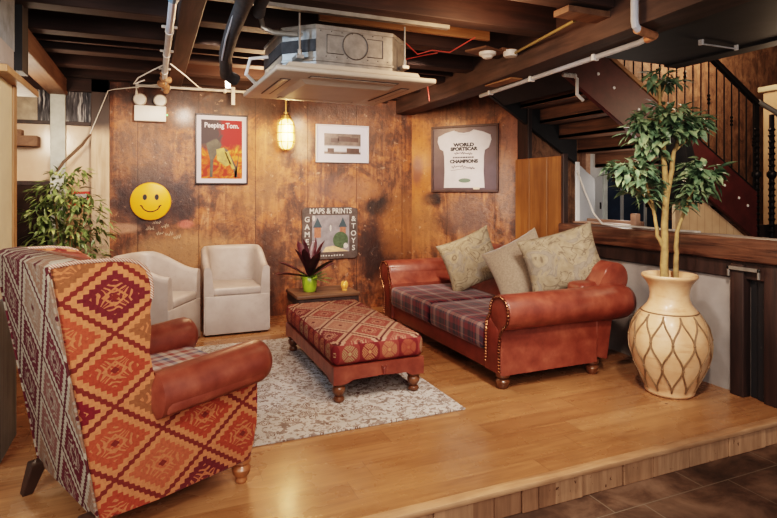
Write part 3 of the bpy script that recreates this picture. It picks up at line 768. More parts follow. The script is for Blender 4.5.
for i in range(26):
    a = rnd.uniform(0, 2*PI); el = rnd.uniform(-.02, .5)
    leaf(b2, (math.cos(a)*.03, math.sin(a)*.03, .13), (math.cos(a)*math.cos(el), math.sin(a)*math.cos(el), math.sin(el)), rnd.uniform(.14, .25), .03, droop=.12)
obj('lower_leaves', b2, M['leaf_green'], pl, 60)
tl = thing('tealight_holder', 'small amber glass tealight holder glowing on the box', 'candle holder', (1.86, 5.56, .40))
b = nb(); lathe(b, [(0, 0), (.022, 0), (.03, .008), (.022, .02), (.036, .04), (.040, .06), (.036, .085), (.026, .10), (.024, .10), (.034, .083), (.037, .06), (.03, .035), (0, .028)], (0, 0, 0), 20, capped=False); obj('glass_cup', b, M['amber'], tl, 50)
b = nb(); lathe(b, [(0, .045), (.006, .05), (.008, .06), (.004, .075), (0, .083)], (0, 0, 0), 10, capped=False); obj('flame', b, M['flame'], tl, 60)
b = nb()
for k in range(8):
    a = 2*PI*k/8; tube(b, [(.026*math.cos(a), .026*math.sin(a), .015), (.041*math.cos(a), .041*math.sin(a), .06), (.02*math.cos(a), .02*math.sin(a), .112)], .0025, 5)
obj('wire_ribs', b, M['cage'], tl)

# ------------------------------------------------------------------ big jar with ficus
jr = thing('potted_tree', 'tall ficus tree in a large netted terracotta jar by the bar', 'potted tree', (3.43, 2.915, 0))
prof = [(0, 0), (.155, 0), (.170, .008), (.176, .022), (.172, .036), (.186, .06), (.220, .14), (.255, .22), (.278, .30), (.284, .36), (.278, .42), (.258, .49), (.225, .55), (.185, .60), (.155, .635), (.140, .67), (.137, .71),
        (.143, .75), (.158, .785), (.180, .812), (.194, .826), (.198, .838), (.192, .848), (.176, .846), (.150, .82), (.132, .77), (.125, .72), (0, .72)]
prof = [(r*.945, z) for r, z in prof]
b = nb(); lathe(b, prof, (0, 0, 0), 48, capped=False); obj('jar', b, M['jar'], jr, 50)
def jr_r(z):
    q = prof[1:16]
    for (r0, z0), (r1, z1) in zip(q, q[1:]):
        if z0 <= z <= z1: return r0 + (r1-r0)*(z-z0)/max(1e-6, z1-z0)
    return .16
b = nb(); N = 12
for k in range(N):
    for sg in (-1, 1):
        pts = []
        for i in range(41):
            z = .045 + (.575-.045)*i/40; f = i/40*3.0
            tri = abs((f % 2) - 1)                        # 1..0..1
            sm = .5 - .5*math.cos(PI*tri)
            a = 2*PI*(k + sg*.5*(sm*.94 + .03 if False else sm))/N
            r = jr_r(z) + .003; pts.append((r*math.cos(a), r*math.sin(a), z))
        tube(b, pts, .0066, 5)
for z in (.585,):
    tube(b, [((jr_r(z)+.002)*math.cos(2*PI*i/40), (jr_r(z)+.002)*math.sin(2*PI*i/40), z) for i in range(40)], .005, 5, closed=True)
for k in range(N*2):
    a = PI*k/N
    for z, ok in ((.045+.53/3, k % 2 == 0), (.045+.53*2/3, k % 2 == 1)):
        if ok:
            r = jr_r(z)+.004; ball(b, (r*math.cos(a), r*math.sin(a), z), .010, u=6, v=5)
obj('cord_net', b, M['net'], jr, 60)
b = nb(); lathe(b, [(0, .74), (.118, .735), (.119, .72)], (0, 0, 0), 24, capped=False); obj('soil', b, M['soil'], jr)
rnd = random.Random(21)
# frame: camera right is (.92,-.39), towards camera is (-.39,-.92)
cr, cf = Vector((.9205, -.3907, 0)), Vector((.3907, .9205, 0))
def T(px, py, dd=0.0):                                    # offsets in metres along the wall-facing direction and height
    return cr*px + cf*dd + Vector((0, 0, py))
b = nb()
def branch(pts, r0, r1, bm=None):
    q = []
    for i in range(len(pts)-1):
        for k in range(4): q.append(pts[i].lerp(pts[i+1], k/4) + Vector((rnd.uniform(-.004, .004), rnd.uniform(-.004, .004), 0)))
    q.append(pts[-1]); m = len(q)
    tube(bm or b, q, [r0 + (r1-r0)*i/(m-1) for i in range(m)], 8)
branch([T(-.035, .73), T(-.035, 1.1), T(-.03, 1.5), T(-.045, 1.75), T(-.06, 2.0), T(-.08, 2.25)], .030, .009)
branch([T(-.03, 1.35), T(.01, 1.55), T(.03, 1.72), T(.09, 1.87), T(.14, 1.95)], .022, .007)
obj('trunk', b, M['bark'], jr, 60)
b = nb()
branch([T(-.03, 1.02), T(-.085, 1.12), T(-.11, 1.30), T(-.17, 1.50), T(-.26, 1.62)], .017, .006)
obj('side_stem', b, M['bark'], jr, 60); b = nb()
branch([T(.055, .73, .02), T(.06, 1.0, .02), T(.055, 1.15), T(.10, 1.28), T(.17, 1.42), T(.27, 1.56)], .020, .006)
obj('side_stem', b, M['bark'], jr, 60)
for p0, p1 in ((T(-.06, 1.9), T(-.2, 1.95, -.1)), (T(-.04, 1.75), T(-.19, 1.82)), (T(.03, 1.72), T(.22, 1.86)), (T(-.07, 2.1), T(.02, 2.28)), (T(-.07, 2.15), T(-.17, 2.24)), (T(-.11, 1.3), T(-.3, 1.5, -.05)), (T(-.17, 1.5), T(-.30, 1.62, .1)),
               (T(.1, 1.28), T(.12, 1.45, -.1)), (T(.17, 1.42), T(.31, 1.5, .1))):
    b = nb(); branch([p0, p0.lerp(p1, .5) + Vector((0, 0, .02)), p1], .008, .003, b); obj('branch', b, M['bark'], jr, 60)
def foliage(bm, c, rad, n, L=(.075, .125), w=.046, rnd=rnd):
    n = int(n*1.25)
    for i in range(n):
        while True:
            v = Vector((rnd.uniform(-1, 1), rnd.uniform(-1, 1), rnd.uniform(-1, 1)))
            if .1 < v.length < 1: break
        p = c + cr*v.x*rad[0] + cf*v.y*rad[0]*.85 + Vector((0, 0, v.z*rad[1]))
        d = (cr*v.x + cf*v.y)*1.0 + Vector((rnd.uniform(-.6, .6), rnd.uniform(-.6, .6), rnd.uniform(-.75, .35)))
        leaf(bm, p, d, rnd.uniform(*L), w*rnd.uniform(.8, 1.2), up=(rnd.uniform(-.4, .4), rnd.uniform(-.4, .4), 1))
b = nb()
foliage(b, T(-.07, 2.25), (.09, .06), 38); foliage(b, T(-.03, 2.22), (.12, .025), 18)
foliage(b, T(-.03, 1.97), (.20, .11), 170); foliage(b, T(.11, 1.93), (.15, .09), 95); foliage(b, T(-.20, 1.86), (.10, .13), 75); foliage(b, T(.0, 1.84), (.20, .06), 60); foliage(b, T(-.13, 1.74), (.08, .10), 45)
foliage(b, T(-.27, 1.60), (.16, .085), 100); foliage(b, T(-.20, 1.50), (.13, .10), 60); foliage(b, T(-.15, 1.42), (.06, .08), 25)
foliage(b, T(.23, 1.60), (.13, .085), 75); foliage(b, T(.19, 1.48), (.12, .10), 75); foliage(b, T(.11, 1.36), (.06, .07), 22); foliage(b, T(.27, 1.54), (.07, .10), 24)
obj('foliage', b, M['leaf'], jr, 0)

# ------------------------------------------------------------------ leafy plant by the glazed partition
lp = thing('leafy_plant', 'bushy green ficus plant standing before the glazed partition', 'plant', (-.735, 6.06, 0))
b = nb(); lathe(b, [(0, 0), (.13, 0), (.15, .03), (.17, .28), (.18, .30), (.165, .30), (.155, .26), (0, .26)], (0, 0, 0), 28, capped=False); obj('pot', b, M['jar'], lp, 50)
rnd = random.Random(33); b = nb()
for k in range(5):
    a = k*1.3; b = nb(); branch([Vector((.03*math.cos(a), .03*math.sin(a), .26)), Vector((.06*math.cos(a), .05*math.sin(a), .8)), Vector((.13*math.cos(a), .10*math.sin(a), 1.25 + .06*k))], .014, .005, b); obj('stem', b, M['bark'], lp, 60)
b = nb()
for c, rad, n_ in (((-.06, .0, 1.42), (.24, .13), 130), ((.10, -.05, 1.30), (.24, .13), 110), ((-.2, 0, 1.22), (.17, .14), 80), ((.16, -.05, 1.08), (.26, .14), 120), ((-.05, 0, 1.02), (.26, .15), 120), ((.05, 0, .82), (.32, .16), 170), ((.02, 0, 1.60), (.20, .07), 42), ((-.15, 0, .86), (.22, .14), 80)):
    foliage(b, Vector(c), rad, int(n_*.95), (.075, .125), .034, rnd)
obj('foliage', b, M['leaf2'], lp, 0)
# ------------------------------------------------------------------ things on the back wall (local x right, y into wall, z up)
def frame_parts(t, w, h, fw, fm, mountm, mount, inner):
    b = nb()
    for (x0, x1, z0, z1) in ((-w/2, w/2, h/2-fw, h/2), (-w/2, w/2, -h/2, -h/2+fw), (-w/2, -w/2+fw, -h/2+fw, h/2-fw), (w/2-fw, w/2, -h/2+fw, h/2-fw)):
        box(b, x0, x1, -.03, 0, z0, z1, .004, 1)
    obj('frame', b, fm, t)
    if mountm:
        b = nb(); box(b, -w/2+fw*.8, w/2-fw*.8, -.014, -.004, -h/2+fw*.8, h/2-fw*.8); obj('mount', b, mountm, t, 0)
    if inner:
        b = nb(); box(b, -w/2+mount, w/2-mount, -.017, -.013, -h/2+mount, h/2-mount); return obj('print', b, inner, t, 0)
t = thing('framed_poster', 'framed red and orange poster headed Peeping Tom on the stained wall', 'picture', (.725, 6.448, 1.90))
b = nb()
frame_parts(t, .565, .775, .016, M['frame_dark'], M['paper'], .064, M['poster'])
text('lettering', 'Peeping Tom.', .078, M['paper'], t, 0, -.0185, .262, bold=.002, sx=.86)
for pts in ([(-.17, .06), (-.06, .12), (.0, .05), (-.09, -.12), (-.10, -.31), (-.13, -.31), (-.125, -.12)], [(.02, .02), (.06, .0), (.16, -.20), (.17, -.31), (.14, -.31), (.12, -.20)], [(.19, -.0), (.17, -.11), (.13, -.31), (.155, -.31)]):
    b = nb(); poly(b, pts, -.0180); obj('dark_shape', b, M['poster_dark'], t, 0)
for pts in ([(-.06, .0), (.02, .02), (.10, -.16), (.04, -.19), (-.05, -.12)], [(.03, -.03), (.07, -.02), (.14, -.21), (.11, -.22)]):
    b = nb(); poly(b, pts, -.0184); obj('olive_shape', b, M['poster_olive'], t, 0)

t = thing('smiley_plaque', 'round yellow smiling face plaque on the left of the stained wall', 'sign', (0, 6.448, 1.33))
b = nb(); lathe(b, [(0, -.03), (.185, -.03), (.198, -.024), (.202, -.012), (.202, 0), (0, 0)], (0, 0, 0), 48, 'y', capped=False); obj('disc', b, M['yellow'], t, 30)
for x in (-.058, .058):
    b = nb(); disc(b, (x, -.0312, .045), .021, .031, 20); obj('eye', b, M['ink'], t, 0)
b = nb()
tube(b, [(.092*math.cos(R(a)), -.031, -.005 + .088*math.sin(R(a))*.95 - .02) for a in range(195, 346, 6)], .0055, 6)
for sx in (-1, 1): tube(b, [(sx*.078, -.031, -.055), (sx*.09, -.031, -.045), (sx*.104, -.031, -.042)], .0055, 6)
obj('smile', b, M['ink'], t, 50)

t = thing('emergency_light', 'white twin head emergency light box high on the stained wall', 'emergency light', (-.005, 6.448, 2.26))
b = nb(); box(b, -.155, .155, -.075, 0, -.09, .075, .012, 2); obj('housing', b, M['white'], t)
for x in (-.10, .095):
    b = nb(); lathe(b, [(0, -.085), (.055, -.083), (.066, -.07), (.066, -.05), (.045, -.02), (0, -.02)], (x, 0, .135), 24, 'y', capped=False)
    hd = obj('lamp_head', b, M['lensgrey'], t, 45)
    b = nb(); tube(b, [(x, -.045, .135), (x, -.045, .07)], .012, 8); obj('bracket', b, M['white'], t)
b = nb(); ball(b, (.165, -.02, -.01), .008, u=8, v=6); obj('indicator', b, mat('green_led', (.1, .8, .2), .4, emit=(.2, 1, .3), estr=2), t)

t = thing('framed_photo', 'pale framed landscape photograph beside the caged lamp on the back wall', 'picture', (2.13, 6.448, 2.005))
frame_parts(t, .67, .455, .014, M['frame_white'], M['paper'], .105, M['photo'])
for x, z, w_, h_ in ((-.10, .04, .10, .05), (.02, .06, .16, .06), (.15, .05, .10, .05), (-.15, -.08, .08, .05), (.13, -.08, .16, .06)):
    b = nb(); poly(b, [(x-w_/2, z-h_/2), (x+w_/2, z-h_/2), (x+w_/2, z+h_/2), (x-w_/2, z+h_/2)], -.0175); obj('dark_patch', b, M['frame_brown'], t, 0)

# painted sign
t = thing('painted_sign', 'weathered painted sign lettered maps and prints above the box', 'sign', (1.975, 6.447, .935))
W2, H2 = .345, .31
out = [(-W2, -H2+.03), (-W2+.02, -H2), (W2-.03, -H2), (W2, -H2+.03), (W2, H2-.02), (W2-.06, H2-.012), (W2-.09, H2), (-W2+.06, H2), (-W2+.03, H2-.01), (-W2, H2-.03)]
b = nb(); prism(b, out, 'y', -.022, 0, .004, 1); obj('board', b, M['signdark'], t)
b = nb(); box(b, -.225, .235, -.0245, -.02, -.225, .215); obj('picture_panel', b, M['signgrey'], t, 0)
text('lettering', 'MAPS & PRINTS', .088, M['signwhite'], t, .005, -.0235, .262, bold=.002, sx=.88)
b = None
for i, ch in enumerate('GAMES'): text('lettering', ch, .088, M['signwhite'], t, -.285, -.0235, .165 - i*.088, bold=.002)
for i, ch in enumerate('&TOYS'): text('lettering', ch, .088, M['signwhite'], t, .29, -.0235, .165 - i*.088, bold=.002)
for q in ([(-.215, .07), (-.16, .188), (-.105, .07)], [(.10, .07), (.153, .188), (.205, .07)]):
    b = nb(); poly(b, q, -.0252); obj('cone_roof', b, M['teal'], t, 0)
for q in ([(-.20, -.05), (-.20, .07), (-.12, .07), (-.12, -.05)], [(.115, -.04), (.115, .07), (.19, .07), (.19, -.04)]):
    b = nb(); poly(b, q, -.0250); obj('tower', b, M['orangepaint'], t, 0)
b = nb(); disc(b, (.125, -.0256, -.085), .095, .10, 28); obj('bush', b, M['green'], t, 0)
b = nb(); poly(b, [(-.10, -.222), (-.06, -.165), (.03, -.15), (.10, -.175), (.225, -.222)], -.0260); obj('path', b, M['sand'], t, 0)
b = nb(); disc(b, (-.205, -.0255, .18), .018, .034, 18); obj('moon', b, M['signwhite'], t, 0)
b = nb(); disc(b, (.19, -.0262, -.155), .028, .034, 16); obj('white_flower', b, M['signwhite'], t, 0)
b = nb(); disc(b, (.0, -.0255, .06), .012, .04, 10); obj('white_bird', b, M['signwhite'], t, 0)
rnd = random.Random(6)
for k in range(9):
    b = nb(); x = -.13 + k*.034; h_ = rnd.uniform(.012, .02); poly(b, [(x, -.275), (x+.018, -.275), (x+.018, -.275+h_), (x, -.275+h_)], -.0236); obj('worn_letter', b, M['signwhite'], t, 0)

# caged lamp on its rod
t = thing('caged_lamp', 'glowing caged bulkhead lamp hanging against the back wall under the air conditioner', 'lamp', (1.425, 6.36, 2.10))
b = nb(); tube(b, [(0, 0, .19), (0, 0, .56)], .013, 10); tube(b, [(0, 0, .19), (0, 0, .24)], .03, 12); obj('rod', b, M['cage'], t)
b = nb(); lathe(b, [(0, -.185), (.045, -.175), (.075, -.14), (.085, -.08), (.085, .07), (.078, .12), (.05, .155), (0, .165)], (0, 0, 0), 24, capped=False); obj('glass', b, M['bulbglass'], t, 60)
b = nb(); ball(b, (0, -.07, .06), .04, (1, .6, 1.3)); obj('bulb', b, M['bulb'], t, 60)
b = nb()
for k in range(8):
    a = 2*PI*k/8; tube(b, [(r*math.cos(a), r*math.sin(a), z) for r, z in ((.03, -.195), (.08, -.16), (.10, -.09), (.10, .08), (.088, .14), (.035, .18))], .0045, 5)
for z, r in ((-.10, .10), (0, .101), (.09, .098)): tube(b, [(r*math.cos(2*PI*i/24), r*math.sin(2*PI*i/24), z) for i in range(24)], .0045, 5, closed=True)
lathe(b, [(0, .16), (.06, .165), (.055, .20), (.03, .215), (0, .215)], (0, 0, 0), 20, capped=False)
obj('cage', b, M['cage'], t, 50)

# framed shirt on the corner wall
ux = Vector((.79, -1.0, 0)).normalized()
pc = Vector((3.06, 6.45, 0)) + ux*.713 - Vector((.785, .62, 0))*.004
t = thing('framed_shirt', 'white printed T-shirt in a dark box frame on the corner wall', 'picture', (pc.x, pc.y, 1.83), DA)
frame_parts(t, .862, .81, .028, M['frame_brown'], M['purpleback'], .05, None)
half = [(0, .305), (.07, .315), (.13, .345), (.24, .318), (.335, .275), (.345, .215), (.315, .125), (.262, .10), (.255, .03), (.250, -.16), (.262, -.355)]
L = [(-x, z) for x, z in half[1:]]
b = nb(); prism(b, half + L[::-1], 'y', -.022, -.013, .004, 1); sh = obj('shirt', b, M['shirt'], t, 0); sh['label'] = 'white cotton T-shirt with black print'
b = nb(); tube(b, [(-.13, -.022, .343), (-.06, -.0225, .30), (0, -.0225, .288), (.06, -.0225, .30), (.13, -.022, .343)], .006, 5); obj('collar', b, M['shirt'], t)
for s_, z, sz, sx in (('WORLD', .165, .056, 1.25), ('SPORTSCAR', .115, .056, 1.12), ('CHAMPIONS', -.035, .056, 1.12)): text('lettering', s_, sz, M['ink'], t, .0, -.0228, z, bold=.0035, sx=sx)
b = nb(); rnd = random.Random(4)
for (x0, x1, z, am) in ((-.12, .11, .062, .016), (-.16, .14, -.105, .018)):
    tube(b, [(x0 + (x1-x0)*i/44, -.0228, z + am*math.sin(i*1.3)*(.5+.5*math.sin(i*.37)) + (.006 if z > 0 else .012)*math.sin(i*.11)) for i in range(45)], .0036, 4)
tube(b, [(-.17, -.0228, -.145), (-.02, -.0228, -.125), (.14, -.0228, -.118)], .0026, 4)
x = -.14
while x < .13:
    w_ = rnd.uniform(.012, .028); box(b, x, x+w_, -.0232, -.0222, .005, .023); x += w_ + .006
obj('scribble_print', b, M['navyink'], t)
b = nb(); disc(b, (.01, -.0226, -.265), .078, .026, 24); obj('emblem', b, M['emblem'], t, 0)
b = nb(); poly(b, [(.12, -.372), (.20, -.372), (.20, -.348), (.12, -.348)], -.0236); obj('caption_card', b, M['chalk'], t, 0)

# red notice on the glazing
t = thing('red_notice', 'small red bordered notice on the pane behind the leafy plant', 'sign', (-.665, 6.436, 1.36))
b = nb()
for (x0, x1, z0, z1) in ((-.095, .095, .05, .075), (-.095, .095, -.075, -.05), (-.095, -.07, -.05, .05), (.07, .095, -.05, .05)): box(b, x0, x1, -.003, 0, z0, z1)
box(b, -.045, .05, -.003, 0, -.012, .014); obj('border', b, M['red'], t, 0)
b = nb(); box(b, -.07, .07, -.001, 0, -.05, .05); obj('card', b, M['signwhite'], t, 0)

# ------------------------------------------------------------------ air conditioner
ACX, ACY, ACZ = 1.19, 3.80, 2.15
t = thing('air_conditioner', 'large ceiling cassette air conditioner hanging below the joists', 'air conditioner', (ACX, ACY, ACZ), R(1.5))
P2 = .535
b = nb(); box(b, -P2, P2, -P2, P2, .0, .035, .012, 3)
prism(b, [(-P2+.07, .035), (P2-.07, .035), (P2-.10, .075), (-P2+.10, .075)], 'y', -P2+.08, P2-.08)
obj('panel', b, M['acwhite'], t, 30)
b = nb()
g0, g1 = .33, .285                                        # raised central grille with sloping border
vs0 = [b.verts.new(p) for p in ((-g0, -g0, .0), (g0, -g0, 0), (g0, g0, 0), (-g0, g0, 0))]
vs1 = [b.verts.new(p) for p in ((-g1, -g1, -.022), (g1, -g1, -.022), (g1, g1, -.022), (-g1, g1, -.022))]
b.faces.new(vs1)
for i in range(4): b.faces.new([vs0[i], vs0[(i+1) % 4], vs1[(i+1) % 4], vs1[i]])
obj('grille', b, M['acwhite'], t, 0)
for (x0, x1, y0, y1) in ((-.30, .30, -.45, -.385), (-.30, .30, .385, .45), (-.45, -.385, -.30, .30), (.385, .45, -.30, .30)):
    b = nb(); box(b, x0, x1, y0, y1, -.003, .004); sl = obj('outlet', b, M['acdark'], t, 0)
    cx_, cy_ = (x0+x1)/2, (y0+y1)/2
    b = nb(); box(b, x0+.01-cx_, x1-.01-cx_, y0+.012-cy_, y1-.012-cy_, -.006, -.001, .002, 1, Matrix.Translation((cx_, cy_, 0))); obj('louvre', b, M['acwhite'], sl, 0)
o8, cf8 = .43, .17
oct_ = [(-o8+cf8, -o8), (o8-cf8, -o8), (o8, -o8+cf8), (o8, o8-cf8), (o8-cf8, o8), (-o8+cf8, o8), (-o8, o8-cf8), (-o8, -o8+cf8)]
b = nb(); prism(b, oct_, 'z', .03, .325, .006, 1); prism(b, [(x*1.015, y*1.015) for x, y in oct_], 'z', .10, .118, .003, 1); prism(b, [(x*1.015, y*1.015) for x, y in oct_], 'z', .30, .328, .003, 1)
obj('body', b, M['galv'], t, 20)
b = nb(); prism(b, [(x*1.018, y*1.018) for x, y in ((-o8, o8-cf8), (-o8, -o8+cf8), (-o8+cf8, -o8), (-o8+cf8, -o8+.02), (-o8+.02, -o8+cf8), (-o8+.02, o8-cf8))], 'z', .16, .235)
obj('insulation_band', b, M['foam'], t, 0)
b = nb(); tube(b, [(.0 + .085*math.cos(2*PI*i/32), -o8-.002, .215 + .085*math.sin(2*PI*i/32)) for i in range(32)], .004, 5, closed=True)
for sx in (-1, 1): tube(b, [(sx*.08, -o8-.002, .27), (sx*.19, -o8-.002, .27), (sx*.19, -o8-.002, .155), (sx*.08, -o8-.002, .155)], .003, 4)
for k in range(14): ball(b, (-.23 + .035*k, -o8-.001, .135 if k % 2 else .292), .004, u=6, v=4)
obj('knockout_lines', b, M['acdark'], t)
for x, y in ((-.36, -.41), (.36, -.41), (-.36, .41), (.36, .41)):
    b = nb(); tube(b, [(x, y, .11), (x, y,   .388 if y < 0 else .42)], .0065, 8); tube(b, [(x, y, .13), (x, y, .165)], .014, 6); obj('hanging_rod', b, M['galv'], t)
    b = nb(); box(b, x-.025, x+.025, y-.02, y+.09, .105, .13, .003, 1); obj('bracket', b, M['galv'], t)
b = nb(); tube(b, [(-.26, -.36, .27), (-.50, -.32, .275), (-.56, -.30, .30), (-.57, -.28, .37), (-.57, -.27, .41)], .017, 10); obj('drain_pipe', b, M['strut'], t)
b = nb(); tube(b, [(-.44, .1, .22), (-.56, .12, .20), (-.58, .16, .10), (-.5, .25, .06)], .013, 8); obj('cable', b, M['white'], t)

t = thing('steel_channel', 'long steel strut channel fixed under the joists in front of the air conditioner', 'channel', (1.15, 3.36, 2.565))
b = nb(); prism(b, [(-.021, -.02), (.021, -.02), (.021, .02), (.016, .02), (.016, -.014), (-.016, -.014), (-.016, .02), (-.021, .02)], 'x', -1.3, .72); obj('channel', b, M['strut'], t, 0)

# insulated pipes at left of the air conditioner, hanging strips
t = thing('insulated_pipe', 'thick black insulated pipe dropping towards the air conditioner, left of two', 'pipe', (0, 0, 0))
b = nb(); tube(b, [(.50, 2.3, 2.50), (.475, 2.9, 2.50), (.475, 3.3, 2.48), (.47, 3.65, 2.44), (.475, 4.0, 2.385), (.52, 4.35, 2.32), (.60, 4.4, 2.29)], .046, 12); obj('lagging', b, M['foam'], t, 60)
b = nb(); tube(b, [(.44, 3.25, 2.475), (.435, 3.65, 2.40), (.45, 4.0, 2.345)], .006, 6); obj('tape', b, M['conduit_blue'], t)
t = tag(obj('insulated_pipe', (lambda b: (tube(b, [(.60, 2.3, 2.52), (.575, 2.95, 2.52), (.57, 3.2, 2.50), (.575, 3.28, 2.47)], .036, 12), b)[1])(nb()), M['foam'], None, 60), 'short black insulated pipe beside the thick one, nearer the hanging unit', 'pipe')
for (x, y, z0, lb) in ((.56, 4.55, 2.25, 'pale metal strip hanging behind the black insulated pipe'), (.83, 6.30, 2.38, 'pale metal strip hanging above the framed poster')):
    b = nb(); box(b, x-.02, x+.02, y, y+.006, z0, 2.58, .002, 1); tag(obj('hanging_strip', b, M['conduit'], None, 0), lb, 'bracket', 'hanging metal strips')

# white conduit run with clips
t = thing('ceiling_conduit', 'grey conduit running along the ceiling down to the back wall', 'conduit', (.115, 2.4, 2.51))
b = nb(); tube(b, [(0, 0, 0), (.0, 2.5, 0), (.01, 3.95, 0)], .024, 10); obj('pipe', b, M['conduit_blue'], t)
b = nb(); tube(b, [(.0, .82, .002), (0, .92, .002)], .033, 10); obj('coupling', b, mat('blue_coupling', (.10, .22, .34), .5), t)
for y in (1.6, 2.3, 3.0):
    b = nb(); box(b, -.05, .05, y, y+.02, .018, .035, .003, 1); tube(b, [(0, y, 0), (0, y+.02, 0)], .030, 10); obj('clip', b, M['white'], t)
b = nb(); rnd = random.Random(8)
for k in range(16): ball(b, (rnd.uniform(-.03, .04), 3.2 + .045*k, rnd.uniform(-.03, .02)), rnd.uniform(.022, .038), u=8, v=6)
obj('putty', b, M['rust'], t, 60)
t = thing('wall_conduit', 'white horizontal conduit along the top of the back wall', 'conduit', (.4, 6.35, 2.535))
b = nb(); tube(b, [(-.535, 0, -.10), (-.535, 0, 0), (.0, 0, 0), (.62, 0, .005)], .016, 10); obj('pipe', b, M['conduit'], t)
for x in (-.53, -.22, .35):
    b = nb(); box(b, x-.015, x+.015, -.02, .05, -.022, .022, .004, 1); obj('clip', b, M['white'], t)
t = tag(obj('loose_cable', (lambda b: (tube(b, [(.12, 5.0, 2.50), (.02, 5.1, 2.46), (-.10, 5.3, 2.42), (-.14, 5.5, 2.40), (-.05, 5.5, 2.44)], .006, 6), b)[1])(nb()), M['conduit'], None, 60), 'grey cable loop hanging left of the ceiling conduit', 'cable')
t = tag(obj('loose_cable', (lambda b: (tube(b, [(.15, 5.0, 2.50), (.28, 5.25, 2.46), (.43, 5.7, 2.44), (.54, 6.2, 2.50), (.62, 6.34, 2.53)], .006, 6), b)[1])(nb()), M['conduit'], None, 60), 'pale cable slanting from the ceiling conduit to the wall conduit', 'cable')
t = tag(obj('loose_cable', (lambda b: (tube(b, [(.08, 6.0, 2.50), (-.15, 6.1, 2.47), (-.34, 6.36, 2.48), (-.40, 6.36, 2.46), (-.47, 6.37, 2.27), (-.57, 6.37, 2.00)], .006, 6), b)[1])(nb()), M['rope'], None, 60), 'pale cord hanging over the top of the glazed partition', 'cable')
t = tag(obj('window_pole', (lambda b: (tube(b, [(-.56, 6.36, 2.01), (-.63, 6.33, 1.90), (-.79, 6.30, 1.72), (-.86, 6.28, 1.60)], [.008, .014, .014, .012], 8), b)[1])(nb()), M['stick'], None, 60), 'dark stick slanting across the glazed partition above the leafy plant', 'pole')

# right-hand ceiling services
t = thing('beam_conduit', 'long white conduit fixed under the edge of the main ceiling beam', 'conduit', (2.85, 2.65, 2.385))
b = nb(); tube(b, [(-.04, -.12, 0), (0, 0, 0), (.17, 2.12, 0)], .019, 10); obj('pipe', b, M['conduit_blue'], t)
b = nb(); tube(b, [(-.025, -.09, -.002), (-.06, -.17, -.006), (-.26, -.23, -.006)], .026, 10); obj('copper_elbow', b, M['copper'], t)
b = nb(); tube(b, [(-.25, -.23, -.006), (-.278, -.235, .01), (-.285, -.235, .04), (-.285, -.235, .18)], .022, 10); obj('elbow', b, M['conduit_blue'], t)
for q in ((.03, .4), (.095, 1.2), (.15, 1.9)):
    b = nb(); box(b, q[0]-.026, q[0]+.026, q[1], q[1]+.025, -.024, .02, .003, 1); obj('clip', b, M['white'], t)
b = nb(); tube(b, [(2.50, 2.84, 2.535), (2.67, 3.72, 2.54)], .011, 10); tag(obj('yellow_pipe', b, M['yellowpipe'], None, 60), 'thin yellowed pipe running beside the main ceiling beam', 'pipe')
t = thing('junction_box', 'small white junction box at the end of the yellowed pipe', 'junction box', (2.66, 3.76, 2.555))
b = nb(); lathe(b, [(0, -.035), (.05, -.035), (.058, -.02), (.058, .015), (0, .015)], (0, 0, 0), 16, capped=False); obj('cover', b, M['conduit'], t)
b = nb(); box(b, -.09, .04, -.02, .10, .005, .03, .003, 1); obj('backing_board', b, M['brownbeam'], t, 0)
t = thing('ceiling_rose', 'round white ceiling rose on a square board beside the main beam', 'ceiling fitting', (2.49, 3.83, 2.555))
b = nb(); box(b, -.14, .14, -.09, .12, .0, .018, .003, 1, Matrix.Rotation(R(20), 4, 'Z')); obj('backing_board', b, M['brownbeam'], t, 0)
b = nb(); lathe(b, [(0, -.05), (.035, -.048), (.045, -.035), (.05, -.03), (.068, -.022), (.07, 0), (0, 0)], (0, 0, 0), 24, capped=False); obj('rose', b, M['conduit'], t)
for i, pts in enumerate(([(1.75, 3.8, 2.55), (1.9, 3.9, 2.50), (2.0, 3.85, 2.53), (2.1, 3.75, 2.50), (2.17, 3.5, 2.56)], [(1.7, 4.2, 2.53), (1.88, 4.1, 2.50), (2.0, 3.98, 2.52), (2.02, 3.8, 2.5)], [(2.60, 5.20, 2.70), (2.60, 5.20, 2.56), (2.60, 5.1, 2.50), (2.62, 5.1, 2.36)])):
    b = nb(); q = []
    tube(b, pts, .0045, 6)
    tag(obj('red_wire', b, M['redwire'], None, 60), ('thin red wire trailing from the joists to the ceiling rose side', 'thin red wire crossing the joist right of the air conditioner', 'short red wire hanging straight down beside the main beam')[i], 'wire')
t = thing('fluorescent_clip', 'thin white batten clipped under the dark soffit at the upper right', 'batten', (3.55, 2.75, 2.492))
b = nb(); box(b, -.02, .36, -.006, .006, -.025, -.014, .003, 1); obj('bar', b, M['conduit'], t, 0)
for q in ((-.02, .0, .018), (.345, .365, .014)):
    b = nb(); box(b, q[0], q[1], -q[2], q[2], -.03, .05, .004, 1); obj('clip', b, M['white'], t, 0)

